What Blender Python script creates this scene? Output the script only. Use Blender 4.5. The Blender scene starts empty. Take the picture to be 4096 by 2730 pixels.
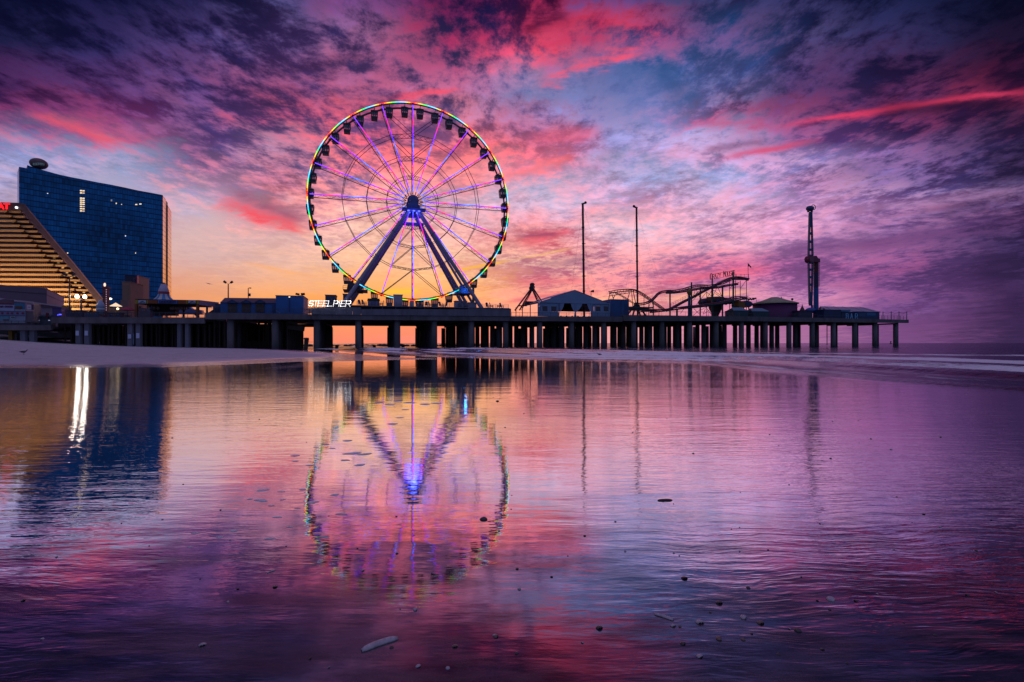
import bpy, bmesh, math, random
from mathutils import Vector, Matrix
from math import radians as R, pi, sin, cos, tan, atan2, sqrt
random.seed(7)
sc = bpy.context.scene
F = 2048.0; HY = 1373.0; CX = 2048.0; EYE = 1.6

# ------------------------------------------------------------------ camera
cam = bpy.data.cameras.new('camera'); camo = bpy.data.objects.new('camera', cam)
sc.collection.objects.link(camo); sc.camera = camo
cam.lens = 18.0; cam.sensor_width = 36.0; cam.clip_start = 0.05; cam.clip_end = 30000
cam.shift_y = 8.0 / 4096
camo.location = (0, 0, EYE); camo.rotation_euler = (R(90), 0, 0)
sc.render.resolution_x = 1024; sc.render.resolution_y = 682
sc.view_settings.view_transform = 'Standard'; sc.view_settings.look = 'None'
sc.view_settings.exposure = 0; sc.view_settings.gamma = 1
sc.cycles.use_denoising = True
sc.cycles.max_bounces = 6; sc.cycles.transparent_max_bounces = 12
sc.cycles.sample_clamp_indirect = 4.0; sc.cycles.caustics_reflective = False; sc.cycles.caustics_refractive = False

def S(r, g, b):
    def f(c):
        c /= 255.0
        return c / 12.92 if c <= 0.04045 else ((c + 0.055) / 1.055) ** 2.4
    return (f(r), f(g), f(b), 1.0)

# ------------------------------------------------------------------ node helper
class NB:
    def __init__(s, nt): s.nt = nt; s.n = nt.nodes; s.l = nt.links
    def put(s, sock, v):
        if v is None: return
        if hasattr(v, 'is_output'): s.l.new(v, sock)
        else: sock.default_value = v
    def m(s, op, a, b=None, c=None, clamp=False):
        n = s.n.new('ShaderNodeMath'); n.operation = op; n.use_clamp = clamp
        s.put(n.inputs[0], a)
        if b is not None: s.put(n.inputs[1], b)
        if c is not None: s.put(n.inputs[2], c)
        return n.outputs[0]
    def mix(s, f, a, b, mode='MIX'):
        n = s.n.new('ShaderNodeMix'); n.data_type = 'RGBA'; n.blend_type = mode
        s.put(n.inputs[0], f); s.put(n.inputs[6], a); s.put(n.inputs[7], b)
        return n.outputs[2]
    def mapr(s, v, a, b, c=0.0, d=1.0, smooth=True):
        n = s.n.new('ShaderNodeMapRange'); n.clamp = True
        if smooth: n.interpolation_type = 'SMOOTHSTEP'
        s.put(n.inputs[0], v)
        for i, x in enumerate((a, b, c, d)): n.inputs[i + 1].default_value = x
        return n.outputs[0]
    def ramp(s, f, stops, interp='LINEAR'):
        n = s.n.new('ShaderNodeValToRGB'); r = n.color_ramp; r.interpolation = interp
        while len(r.elements) > 1: r.elements.remove(r.elements[-1])
        stops = sorted(stops, key=lambda q: q[0])
        r.elements[0].position = stops[0][0]; r.elements[0].color = stops[0][1]
        for p, c in stops[1:]:
            e = r.elements.new(p); e.color = c
        s.put(n.inputs[0], f); return n.outputs[0]
    def noise(s, v, scale, detail=4, rough=0.5, dist=0.0, col=False):
        n = s.n.new('ShaderNodeTexNoise'); n.noise_dimensions = '3D'
        s.put(n.inputs['Vector'], v); n.inputs['Scale'].default_value = scale
        n.inputs['Detail'].default_value = detail; n.inputs['Roughness'].default_value = rough
        n.inputs['Distortion'].default_value = dist
        return n.outputs[1] if col else n.outputs[0]
    def vec(s, x, y, z=0.0):
        n = s.n.new('ShaderNodeCombineXYZ')
        for i, q in enumerate((x, y, z)): s.put(n.inputs[i], q)
        return n.outputs[0]
    def sep(s, v):
        n = s.n.new('ShaderNodeSeparateXYZ'); s.put(n.inputs[0], v); return n.outputs
    def mapping(s, v, scale=(1, 1, 1), rot=(0, 0, 0), loc=(0, 0, 0)):
        n = s.n.new('ShaderNodeMapping'); s.put(n.inputs[0], v)
        n.inputs['Scale'].default_value = scale; n.inputs['Rotation'].default_value = rot
        n.inputs['Location'].default_value = loc
        return n.outputs[0]

# ------------------------------------------------------------------ sky (dawn clouds, by direction)
world = bpy.data.worlds.new('World'); sc.world = world; world.use_nodes = True
nb = NB(world.node_tree); nb.n.clear()
tc = nb.n.new('ShaderNodeTexCoord')
x, y, z = nb.sep(tc.outputs['Generated'])
yc = nb.m('MAXIMUM', y, 0.08)
U0 = nb.m('DIVIDE', x, yc); V0 = nb.m('DIVIDE', z, yc)
zc = nb.m('ADD', nb.m('MAXIMUM', z, 0.0), 0.075)
px_ = nb.m('DIVIDE', x, zc); py_ = nb.m('DIVIDE', y, zc)
P = nb.vec(px_, py_, 0.0)
# broad warp then billows, drawn out away from the viewer like a flat cloud deck
wn = nb.noise(nb.mapping(P, (1.1, 0.5, 1)), 1.0, 3, 0.5, 0, True)
Pw = nb.n.new('ShaderNodeMixRGB'); Pw.blend_type = 'LINEAR_LIGHT'; Pw.inputs[0].default_value = 0.2
nb.l.new(P, Pw.inputs[1]); nb.l.new(wn, Pw.inputs[2]); PW = Pw.outputs[0]
N1 = nb.noise(nb.mapping(PW, (3.0, 1.7, 1), (0, 0, R(9)), (3.1, 1.7, 0)), 1.0, 10, 0.64, 0.0)
N2 = nb.noise(nb.mapping(PW, (13, 10, 1), (0, 0, R(-14)), (9.1, 4.2, 0)), 1.0, 7, 0.68, 0.0)
N3 = nb.noise(nb.vec(nb.m('MULTIPLY', U0, 5.0), nb.m('ADD', nb.m('MULTIPLY', V0, 19.0), nb.m('MULTIPLY', U0, -1.6)), 0.7), 1.0, 9, 0.68, 0.1)
# warped lookup so the colour field breaks along cloud edges
w1 = nb.m('SUBTRACT', N1, 0.5); w3 = nb.m('SUBTRACT', N3, 0.5)
w2 = nb.m('SUBTRACT', N2, 0.5)
U = nb.m('ADD', U0, nb.m('ADD', nb.m('MULTIPLY', w1, 0.30), nb.m('ADD', nb.m('MULTIPLY', w3, 0.12), nb.m('MULTIPLY', w2, .16))))
V = nb.m('ADD', V0, nb.m('ADD', nb.m('MULTIPLY', w3, nb.mapr(V0, 0.0, 0.3, 0.02, 0.085)), nb.m('ADD', nb.m('MULTIPLY', w1, nb.mapr(V0, 0.0, 0.4, -0.01, -0.10)), nb.m('MULTIPLY', w2, nb.mapr(V0, 0.1, 0.4, 0.0, 0.09)))))
G = {
0: [(0,(8,10,38),(14,18,50)),(100,(12,13,42),(28,28,66)),(200,(38,20,60),(76,38,88)),(245,(70,32,80),(135,55,102)),(290,(115,82,132),(175,90,128)),(340,(140,140,185),(160,150,190)),(420,(150,145,190),(175,150,180)),(560,(205,160,165),(205,160,165)),(680,(225,150,120),(225,150,120)),(788,(225,135,120),(225,135,120))],
250: [(0,(10,12,42),(25,25,65)),(100,(20,17,54),(48,40,88)),(200,(46,26,70),(84,50,104)),(260,(95,40,90),(140,60,110)),(310,(140,84,126),(190,88,120)),(355,(150,150,190),(185,145,175)),(430,(165,160,195),(170,165,195)),(520,(200,165,175),(200,165,175)),(680,(228,150,110),(228,150,110)),(788,(225,135,120),(225,135,120))],
450: [(0,(18,18,50),(40,35,78)),(100,(32,24,64),(72,54,106)),(200,(54,34,80),(106,64,116)),(300,(75,50,100),(130,80,125)),(370,(110,80,125),(190,110,140)),(420,(160,120,155),(205,140,160)),(465,(190,165,190),(205,160,175)),(520,(210,175,180),(212,178,178)),(590,(210,168,165),(214,172,166)),(680,(232,156,112),(232,156,112)),(788,(230,135,110),(230,135,110))],
650: [(0,(35,28,65),(80,70,120)),(100,(55,38,85),(115,80,125)),(200,(75,45,90),(150,70,110)),(260,(85,50,95),(190,80,110)),(330,(95,70,115),(175,120,150)),(400,(110,80,120),(205,120,145)),(450,(170,95,120),(225,130,145)),(510,(215,140,150),(235,150,155)),(555,(220,170,170),(230,175,165)),(610,(230,178,158),(236,182,160)),(688,(248,165,95),(248,165,95)),(788,(240,135,105),(240,135,105))],
850: [(0,(30,28,66),(110,60,110)),(80,(60,40,85),(150,90,130)),(150,(70,50,95),(160,82,122)),(220,(82,56,106),(172,86,122)),(290,(105,62,108),(235,92,112)),(380,(140,80,120),(250,125,130)),(440,(205,140,155),(255,160,150)),(520,(235,165,160),(250,190,170)),(600,(246,180,142),(250,190,150)),(650,(250,175,108),(250,178,112)),(695,(252,160,85),(252,160,85)),(788,(250,135,110),(250,135,110))],
1050: [(0,(28,18,58),(110,28,72)),(70,(38,28,68),(150,44,85)),(140,(48,40,80),(158,72,112)),(200,(66,55,102),(185,98,138)),(270,(90,65,110),(215,120,145)),(340,(170,85,115),(255,110,120)),(400,(220,120,130),(255,140,135)),(470,(210,170,188),(235,165,175)),(540,(235,150,150),(250,180,165)),(600,(242,170,150),(250,190,150)),(655,(250,165,108),(252,180,112)),(740,(250,130,92),(250,140,100)),(788,(248,145,130),(248,145,130))],
1250: [(0,(62,14,52),(150,36,74)),(60,(75,20,58),(170,46,82)),(120,(88,48,95),(232,75,105)),(175,(90,90,145),(150,110,150)),(230,(95,105,165),(120,120,170)),(290,(110,85,135),(190,110,150)),(350,(180,90,120),(250,115,130)),(400,(185,150,185),(240,140,155)),(455,(195,180,212),(212,175,200)),(510,(195,130,155),(240,150,160)),(560,(215,100,115),(250,160,150)),(605,(185,110,135),(255,190,160)),(660,(205,105,125),(250,160,140)),(735,(248,150,125),(252,160,130)),(788,(245,160,155),(245,160,155))],
1450: [(0,(40,30,75),(90,60,115)),(60,(60,35,85),(190,55,90)),(105,(55,70,125),(150,80,125)),(150,(48,82,138),(75,95,150)),(220,(90,105,165),(110,115,170)),(290,(132,132,188),(150,135,185)),(350,(120,116,168),(165,140,188)),(400,(160,160,206),(188,165,205)),(455,(180,130,168),(236,150,172)),(490,(214,160,180),(248,158,166)),(525,(212,190,214),(236,182,196)),(590,(172,118,150),(248,158,162)),(650,(190,104,142),(252,148,152)),(690,(225,125,130),(255,175,140)),(770,(240,160,165),(245,165,165))],
1650: [(0,(35,35,75),(60,60,105)),(80,(38,65,115),(110,75,125)),(160,(60,65,115),(95,95,145)),(230,(80,75,125),(140,110,155)),(270,(90,60,105),(185,95,140)),(315,(148,142,194),(178,158,208)),(360,(138,98,146),(206,150,190)),(410,(160,158,206),(192,168,208)),(460,(188,160,198),(226,166,194)),(510,(192,130,168),(234,170,194)),(560,(178,128,166),(234,160,178)),(620,(140,84,138),(244,118,148)),(680,(178,106,154),(244,156,166)),(725,(195,120,160),(215,130,165)),(788,(200,130,165),(200,130,165))],
1850: [(0,(20,23,58),(55,50,95)),(80,(28,28,66),(75,65,110)),(160,(34,28,68),(85,60,110)),(230,(50,38,84),(95,62,115)),(265,(66,40,88),(125,62,108)),(310,(80,50,105),(165,95,145)),(370,(138,112,168),(196,150,195)),(430,(126,88,140),(194,132,176)),(490,(182,126,174),(226,156,192)),(560,(146,98,154),(218,142,180)),(620,(124,74,130),(206,102,156)),(680,(142,88,146),(216,140,174)),(740,(160,98,148),(170,105,150)),(788,(165,108,152),(165,108,152))],
2050: [(0,(12,14,42),(30,35,75)),(80,(17,18,50),(50,45,90)),(160,(24,18,52),(75,40,80)),(220,(44,24,62),(95,42,85)),(250,(55,26,66),(120,45,85)),(290,(48,28,68),(120,55,98)),(340,(74,50,100),(140,95,150)),(400,(64,46,92),(132,100,155)),(440,(92,66,122),(178,132,176)),(480,(116,74,130),(178,120,166)),(540,(88,62,114),(148,96,146)),(620,(84,56,108),(160,84,138)),(700,(98,60,115),(135,85,140)),(760,(118,72,124),(122,76,128))],
2353: [(0,(5,7,26),(14,15,40)),(100,(12,10,34),(32,20,48)),(160,(28,12,38),(62,20,50)),(205,(60,16,48),(120,35,65)),(245,(32,16,45),(80,30,62)),(320,(32,23,55),(65,45,85)),(400,(28,20,48),(60,42,80)),(440,(62,46,90),(110,85,130)),(480,(52,34,74),(100,60,100)),(560,(42,30,66),(70,50,95)),(700,(50,33,70),(62,40,80)),(788,(56,38,76),(58,40,78))],
}
def field(which):
    prev = None; pc = None
    for c in sorted(G):
        vn = nb.m('DIVIDE', V, 0.75, clamp=True)
        col = nb.ramp(vn, [(max(0.0, (788.6 - r[0]) / 1176.5 / 0.75) if r[0] < 788 else 0.0, S(*r[which])) for r in G[c]], 'EASE' if False else 'LINEAR')
        if prev is None: prev = col
        else:
            u0 = (pc - 1176.5) / 1176.5; u1 = (c - 1176.5) / 1176.5
            prev = nb.mix(nb.mapr(U, u0, u1, smooth=True), prev, col)
        pc = c
    return prev
SH = field(1); LI = field(2)
hi = nb.m('ADD', nb.m('MULTIPLY', N1, 0.46), nb.m('ADD', nb.m('MULTIPLY', N2, 0.40), nb.m('MULTIPLY', N3, 0.14)))
lo = nb.m('ADD', nb.m('MULTIPLY', N1, 0.22), nb.m('ADD', nb.m('MULTIPLY', N3, 0.56), nb.m('MULTIPLY', N2, 0.22)))
nz = nb.mix(nb.mapr(V0, 0.12, 0.38), nb.vec(lo, lo, lo), nb.vec(hi, hi, hi))
nzs = nb.sep(nz)[0]
fac = nb.mapr(nzs, 0.435, 0.560)
base = nb.mix(fac, SH, LI)
midt = nb.mix(1.0, base, (0.90, 1.20, 1.32, 1), 'MULTIPLY')
veil = nb.noise(nb.mapping(PW, (5.0, 3.4, 1), (0, 0, R(22)), (7.7, 2.2, 0)), 1.0, 8, 0.66, 0.0)
dv = nb.n.new('ShaderNodeVectorMath'); dv.operation = 'DISTANCE'; nb.l.new(SH, dv.inputs[0]); nb.l.new(LI, dv.inputs[1])
cloudy = nb.mapr(dv.outputs['Value'], 0.02, 0.14, 0.12, 1.0)
tm_ = nb.m('MULTIPLY', nb.m('MULTIPLY', nb.m('MULTIPLY', fac, nb.m('SUBTRACT', 1.0, fac)), 4.0), .35)
tm_ = nb.m('MAXIMUM', tm_, nb.m('MULTIPLY', nb.mapr(veil, .46, .62), nb.mapr(V0, .1, .3, .0, .75)))
tm_ = nb.m('MULTIPLY', tm_, cloudy)
base = nb.mix(tm_, base, midt)
crisp = nb.m('ADD', 1.06, nb.m('MULTIPLY', nb.m('SUBTRACT', nb.m('ADD', nb.m('MULTIPLY', N2, .5), nb.m('MULTIPLY', N3, .5)), .5), nb.m('MULTIPLY', cloudy, nb.mapr(V0, 0.03, 0.35, 1.6, 2.8))))
base = nb.mix(1.0, base, nb.vec(crisp, crisp, crisp), 'MULTIPLY')
# cloud streaks of their own
def seg(x0, y0, x1, y1, w, col, k, wob=0.03, tex=0.5):
    global base
    a = ((x0 - 1176.5) / 1176.5, (788.6 - y0) / 1176.5); b = ((x1 - 1176.5) / 1176.5, (788.6 - y1) / 1176.5)
    L = sqrt((b[0]-a[0])**2 + (b[1]-a[1])**2); dx, dy = (b[0]-a[0])/L, (b[1]-a[1])/L
    u = nb.m('ADD', nb.m('SUBTRACT', U0, a[0]), nb.m('MULTIPLY', w1, wob)); v = nb.m('ADD', nb.m('SUBTRACT', V0, a[1]), nb.m('MULTIPLY', w3, wob * 1.2))
    s_ = nb.m('DIVIDE', nb.m('ADD', nb.m('MULTIPLY', u, dx), nb.m('MULTIPLY', v, dy)), L)
    t_ = nb.m('DIVIDE', nb.m('SUBTRACT', nb.m('MULTIPLY', v, dx), nb.m('MULTIPLY', u, dy)), w / 1176.5)
    g = nb.m('POWER', 2.718, nb.m('MULTIPLY', nb.m('MULTIPLY', t_, t_), -1.0))
    e = nb.m('ABSOLUTE', nb.m('SUBTRACT', nb.m('MULTIPLY', s_, 2.0), 1.0))
    win = nb.mapr(e, 0.45, 1.0, 1.0, 0.0)
    mm = nb.m('MULTIPLY', nb.m('MULTIPLY', g, win), k)
    mm = nb.m('MULTIPLY', mm, nb.mapr(nb.m('ADD', nb.m('MULTIPLY', N3, .6), nb.m('MULTIPLY', N2, .4)), 0.36, 0.56, 1.0 - tex, 1.0))
    mm = nb.m('MULTIPLY', mm, nb.mapr(y, 0.3, 0.5))
    base = nb.mix(nb.m('MINIMUM', mm, 1.0), base, S(*col))
seg(1740, 298, 2420, 195, 7, (240, 66, 106), 0.85, 0.03, 0.45)
seg(1560, 285, 1800, 288, 12, (190, 70, 115), 0.6, 0.03, 0.6)
seg(1950, 262, 2420, 225, 16, (40, 18, 48), 0.8, 0.03, 0.5)
seg(500, 430, 730, 520, 20, (125, 60, 95), 0.7, 0.04, 0.6)
seg(470, 455, 740, 545, 15, (246, 76, 92), 0.9, 0.07, 0.6)
seg(60, 262, 300, 330, 10, (228, 88, 112), 0.8, 0.04, 0.5)
seg(1240, 205, 1500, 95, 17, (252, 86, 110), 0.8, 0.14, 0.75)
seg(1230, 130, 1440, 50, 30, (205, 45, 85), 0.6, 0.14, 0.8)
seg(1180, 60, 1330, 20, 20, (60, 12, 52), 0.7, 0.1, 0.6)
seg(1640, 365, 1900, 318, 8, (215, 78, 118), 0.85, 0.03, 0.6)
seg(1600, 345, 1800, 320, 10, (110, 65, 110), 0.6, 0.04, 0.6)
seg(1500, 120, 1600, 260, 30, (42, 80, 132), 0.55, 0.12, 0.6)
seg(1900, 490, 2420, 432, 10, (170, 125, 172), 0.55, 0.03, 0.6)
seg(1650, 605, 2420, 500, 20, (100, 58, 112), 0.6, 0.05, 0.7)
seg(1500, 690, 1750, 668, 8, (255, 180, 145), 0.8, 0.03, 0.4)
seg(1480, 655, 1800, 610, 9, (245, 105, 130), 0.7, 0.03, 0.6)
seg(1180, 560, 1340, 532, 9, (240, 78, 96), 0.85, 0.05, 0.7)
seg(1180, 548, 1300, 540, 5, (120, 65, 105), 0.7, 0.03, 0.3)
seg(1230, 612, 1370, 590, 12, (140, 88, 125), 0.6, 0.05, 0.7)
seg(880, 240, 1080, 195, 10, (252, 84, 108), 0.85, 0.09, 0.6)
seg(940, 300, 1060, 265, 10, (70, 55, 100), 0.7, 0.08, 0.5)
seg(1180, 330, 1400, 300, 16, (236, 100, 128), 0.7, 0.06, 0.6)
seg(1130, 410, 1330, 350, 16, (255, 120, 126), 0.7, 0.07, 0.6)
seg(990, 634, 1190, 597, 3.0, (255, 186, 50), 0.95, 0.012, 0.1)
seg(1170, 600, 1330, 568, 2.6, (255, 200, 120), 0.6, 0.012, 0.2)
seg(850, 672, 980, 668, 9, (255, 205, 50), 0.75, 0.02, 0.2)
seg(540, 600, 760, 645, 4, (255, 175, 110), 0.6, 0.02, 0.5)
seg(1130, 690, 1400, 665, 7, (225, 95, 115), 0.7, 0.03, 0.7)
seg(1150, 655, 1380, 640, 9, (240, 110, 125), 0.6, 0.04, 0.7)
# overhead and behind the viewer: open lilac and dusk blue
up = nb.mapr(z, 0.60, 0.85)
base = nb.mix(up, base, (0.27, 0.21, 0.39, 1))
back = nb.mapr(y, 0.45, -0.05)
rear = nb.ramp(nb.m('MAXIMUM', z, 0.0), [(0.0, (0.17, 0.14, 0.24, 1)), (0.12, (0.09, 0.16, 0.30, 1)), (0.5, (0.12, 0.17, 0.35, 1)), (1.0, (0.27, 0.21, 0.39, 1))])
base = nb.mix(back, base, rear)
bg = nb.n.new('ShaderNodeBackground'); nb.l.new(base, bg.inputs[0]); bg.inputs[1].default_value = 1.0
wo = nb.n.new('ShaderNodeOutputWorld'); nb.l.new(bg.outputs[0], wo.inputs[0])
world.cycles.sampling_method = 'MANUAL'; world.cycles.sample_map_resolution = 512
# ------------------------------------------------------------------ object helpers
col = sc.collection
def tag(o, label=None, cat=None, group=None, kind=None):
    if label: o['label'] = label
    if cat: o['category'] = cat
    if group: o['group'] = group
    if kind: o['kind'] = kind
    return o
def thing(name, label, cat, loc=(0, 0, 0), group=None, rz=0.0):
    o = bpy.data.objects.new(name, None); col.objects.link(o)
    o.location = loc; o.rotation_euler = (0, 0, rz); o.empty_display_size = 0.2
    return tag(o, label, cat, group)
class MB:
    def __init__(s): s.v = []; s.f = []; s.c = []; s.cur = None; s.sm = []
    def add(s, vs, fs, smooth=False):
        b = len(s.v); s.v += [Vector(v) for v in vs]
        for f in fs: s.f.append([b + i for i in f]); s.c.append(s.cur); s.sm.append(smooth)
        return s
    def hexa(s, p):   # 8 points: bottom 4 ccw, top 4
        return s.add(p, [(3,2,1,0),(4,5,6,7),(0,1,5,4),(1,2,6,5),(2,3,7,6),(3,0,4,7)])
    def box(s, c, sz, rz=0.0):
        c = Vector(c); x, y, z = sz[0]/2, sz[1]/2, sz[2]/2; q = Matrix.Rotation(rz, 3, 'Z')
        return s.hexa([c + q @ Vector(p) for p in ((-x,-y,-z),(x,-y,-z),(x,y,-z),(-x,y,-z),(-x,-y,z),(x,-y,z),(x,y,z),(-x,y,z))])
    def bar(s, a, b, w, h=None, up=(0, 0, 1)):   # rectangular bar
        a = Vector(a); b = Vector(b); h = h or w; d = (b - a).normalized(); u = Vector(up)
        if abs(d.dot(u)) > .98: u = Vector((0, 1, 0))
        sx = d.cross(u).normalized() * w / 2; sy = sx.cross(d).normalized() * h / 2
        return s.hexa([a-sx-sy, a+sx-sy, b+sx-sy, b-sx-sy, a-sx+sy, a+sx+sy, b+sx+sy, b-sx+sy])
    def tube(s, a, b, r, r2=None, n=6, caps=True):
        a = Vector(a); b = Vector(b); r2 = r if r2 is None else r2; d = (b - a).normalized()
        u = Vector((0, 0, 1)) if abs(d.z) < .9 else Vector((1, 0, 0))
        e = d.cross(u).normalized(); g = e.cross(d)
        vs = [a + (e * cos(2*pi*i/n) + g * sin(2*pi*i/n)) * r for i in range(n)] + [b + (e * cos(2*pi*i/n) + g * sin(2*pi*i/n)) * r2 for i in range(n)]
        fs = [(i, (i+1) % n, n + (i+1) % n, n + i) for i in range(n)]
        s.add(vs, fs, n > 6)
        if caps: s.add(vs[:n], [tuple(reversed(range(n)))]); s.add(vs[n:], [tuple(range(n))])
        return s
    def path(s, pts, r, n=6):
        for a, b in zip(pts, pts[1:]): s.tube(a, b, r, n=n)
        return s
    def lathe(s, prof, c=(0, 0, 0), n=16, axis=None):   # prof: (r, z)
        c = Vector(c); vs = []; m = len(prof)
        for i in range(n):
            a = 2*pi*i/n
            for r, z in prof: vs.append(c + Vector((r*cos(a), r*sin(a), z)))
        fs = []
        for i in range(n):
            j = (i+1) % n
            for k in range(m-1): fs.append((i*m+k, j*m+k, j*m+k+1, i*m+k+1))
        return s.add(vs, fs, True)
    def ball(s, c, r, sx=1, sy=1, sz=1, n=12, m=8):
        c = Vector(c)
        vs = [c + Vector((r*sx*sin(pi*k/m)*cos(2*pi*i/n), r*sy*sin(pi*k/m)*sin(2*pi*i/n), r*sz*cos(pi*k/m))) for i in range(n) for k in range(m+1)]
        fs = [(i*(m+1)+k, i*(m+1)+k+1, ((i+1) % n)*(m+1)+k+1, ((i+1) % n)*(m+1)+k) for i in range(n) for k in range(m)]
        return s.add(vs, fs, True)
    def prism(s, poly, d):   # 3D polygon extruded by vector d
        poly = [Vector(p) for p in poly]; d = Vector(d); n = len(poly)
        s.add(poly + [p + d for p in poly], [tuple(range(n)), tuple(reversed(range(n, 2*n)))] + [(i, n+i, n+(i+1) % n, (i+1) % n) for i in range(n)])
        return s
    def build(s, name, mat, parent=None, origin=None, cname=None):
        me = bpy.data.meshes.new(name)
        o = Vector((0, 0, 0))
        if parent is not None:
            p = parent
            while p is not None: o += Vector(p.location); p = p.parent
        elif origin is not None: o = Vector(origin)
        elif s.v:
            xs = [v.x for v in s.v]; ys = [v.y for v in s.v]; zs = [v.z for v in s.v]
            o = Vector(((min(xs)+max(xs))/2, (min(ys)+max(ys))/2, min(zs)))
        me.from_pydata([v - o for v in s.v], [], s.f)
        bmn = bmesh.new(); bmn.from_mesh(me); bmesh.ops.recalc_face_normals(bmn, faces=bmn.faces); bmn.to_mesh(me); bmn.free()
        if any(s.sm): me.polygons.foreach_set('use_smooth', s.sm)
        if any(c is not None for c in s.c):
            at = me.color_attributes.new('tint', 'FLOAT_COLOR', 'CORNER')
            for poly, c in zip(me.polygons, s.c):
                for li in poly.loop_indices: at.data[li].color = c or (1, 1, 1, 1)
        me.materials.append(mat)
        ob = bpy.data.objects.new(name, me); col.objects.link(ob)
        if parent is not None: ob.parent = parent
        else: ob.location = o
        return ob

# ------------------------------------------------------------------ materials
MATS = {}
def mat(name, rgb=(0.2, 0.2, 0.2), rough=0.6, metal=0.0, var=0.0, vscale=0.6, spec=0.5, emit=None, es=0.0, bump=0.0, bscale=8.0, streak=False, attr=False):
    if name in MATS: return MATS[name]
    m = bpy.data.materials.new(name); m.use_nodes = True; b = NB(m.node_tree)
    p = b.n['Principled BSDF']
    rgb = tuple(rgb[:3]) + (1,)
    p.inputs['Roughness'].default_value = rough; p.inputs['Metallic'].default_value = metal
    p.inputs['Specular IOR Level'].default_value = spec
    t = b.n.new('ShaderNodeTexCoord').outputs['Object']
    if attr:
        a = b.n.new('ShaderNodeAttribute'); a.attribute_name = 'tint'; c = a.outputs[0]
    else: c = rgb
    if var > 0:
        tt = b.mapping(t, (1, 1, 0.25)) if streak else t
        nz = b.noise(tt, vscale, 6, 0.65)
        k = b.mapr(nz, 0.3, 0.7, 1 - var, 1 + var * .6, False)
        c = b.mix(1.0, c, b.vec(k, k, k), 'MULTIPLY')
    b.put(p.inputs['Base Color'], c)
    if emit is not None:
        b.put(p.inputs['Emission Color'], c if emit == 'attr' else tuple(emit[:3]) + (1,)); p.inputs['Emission Strength'].default_value = es
    if bump > 0:
        bn = b.n.new('ShaderNodeBump'); bn.inputs['Distance'].default_value = bump
        b.put(bn.inputs['Height'], b.noise(t, bscale, 5, 0.6)); b.l.new(bn.outputs[0], p.inputs['Normal'])
    MATS[name] = m
    return m
concrete = mat('weathered_concrete', (0.13, 0.115, 0.135), 0.85, var=0.45, vscale=0.35, streak=True, bump=0.05, bscale=1.5)
pale_conc = mat('pale_concrete', (0.15, 0.15, 0.20), 0.8, var=0.3, vscale=0.5, streak=True, bump=0.03, bscale=2)
dark_conc = mat('stained_concrete', (0.13, 0.10, 0.10), 0.9, var=0.5, vscale=0.5, streak=True, bump=0.04, bscale=1.5)
timber = mat('wet_timber', (0.05, 0.035, 0.03), 0.9, var=0.5, vscale=1.2, streak=True)
steel = mat('painted_white_steel', (0.27, 0.25, 0.38), 0.45, var=0.1)
dark_steel = mat('dark_steel', (0.05, 0.04, 0.055), 0.5, metal=0.3)
railm = mat('railing_paint', (0.045, 0.05, 0.08), 0.5)
black = mat('black_paint', (0.02, 0.018, 0.025), 0.6)

# ------------------------------------------------------------------ where things stand
class Plane:      # a vertical plane; pt() gives the point of it in direction px at picture height py
    def __init__(s, P0, n): s.P = Vector((P0[0], P0[1], 0)); s.n = Vector((n[0], n[1], 0)).normalized(); s.t = Vector((s.n.y, -s.n.x, 0))
    def Y(s, px, d=0.0):
        u = (px - CX) / F
        return (s.P.dot(s.n) + d) / (u * s.n.x + s.n.y)
    def pt(s, px, py=None, d=0.0, z=None):
        Y = s.Y(px, d); u = (px - CX) / F
        return Vector((u * Y, Y, EYE + (HY - py) * Y / F if z is None else z))
    def box(s, mb, px0, px1, py0, py1, d0=0.0, depth=1.0, z0=None):
        a = s.pt(px0, HY, d0); b = s.pt(px1, HY, d0); Y = s.Y((px0+px1)/2, d0)
        zt = EYE + (HY - py0) * Y / F; zb = z0 if z0 is not None else EYE + (HY - py1) * Y / F
        q = s.n * depth
        a.z = b.z = zb; a2 = a + q; b2 = b + q; up = Vector((0, 0, zt - zb))
        mb.hexa([a, b, b2, a2, a+up, b+up, b2+up, a2+up]); return mb
PI_ = Plane((0, 158), (-0.27, 0.963))
PT = PI_.t.copy(); PN = PI_.n.copy()

# ------------------------------------------------------------------ beach, tide film, sea
BERM = [(-400, 20), (-200, 28), (-60, 31.5), (-30.6, 30.6), (-21.5, 31.6), (-17.6, 42.6), (-11, 48.5), (-7, 51), (-12, 57.5), (-24, 75), (-33, 90), (-43, 105), (-62, 130), (-92, 165), (-200, 370), (-480, 900), (-900, 900), (-900, 20)]
def berm_d(x, y):
    ins = False; best = 1e9; n = len(BERM)
    for i in range(n):
        x1, y1 = BERM[i]; x2, y2 = BERM[(i+1) % n]
        if (y1 > y) != (y2 > y) and x < (x2-x1)*(y-y1)/(y2-y1)+x1: ins = not ins
        dx, dy = x2-x1, y2-y1; t = max(0, min(1, ((x-x1)*dx+(y-y1)*dy)/(dx*dx+dy*dy)))
        d = sqrt((x-x1-t*dx)**2+(y-y1-t*dy)**2); best = min(best, d)
    return best if ins else -best
from mathutils import noise as mn
def film_z(x, y):
    # the wet sheet climbs very gently toward the dry bank on the left
    w = max(0.0, min(1.0, (-x-15)/8.0)); w = w*w*(3-2*w)
    d = max(0.0, -berm_d(x, y))
    return .11*max(0.0, 1-d/11.0)**2*w
def sand_z(x, y):
    return film_z(x, y) + sand_z0(x, y)
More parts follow.
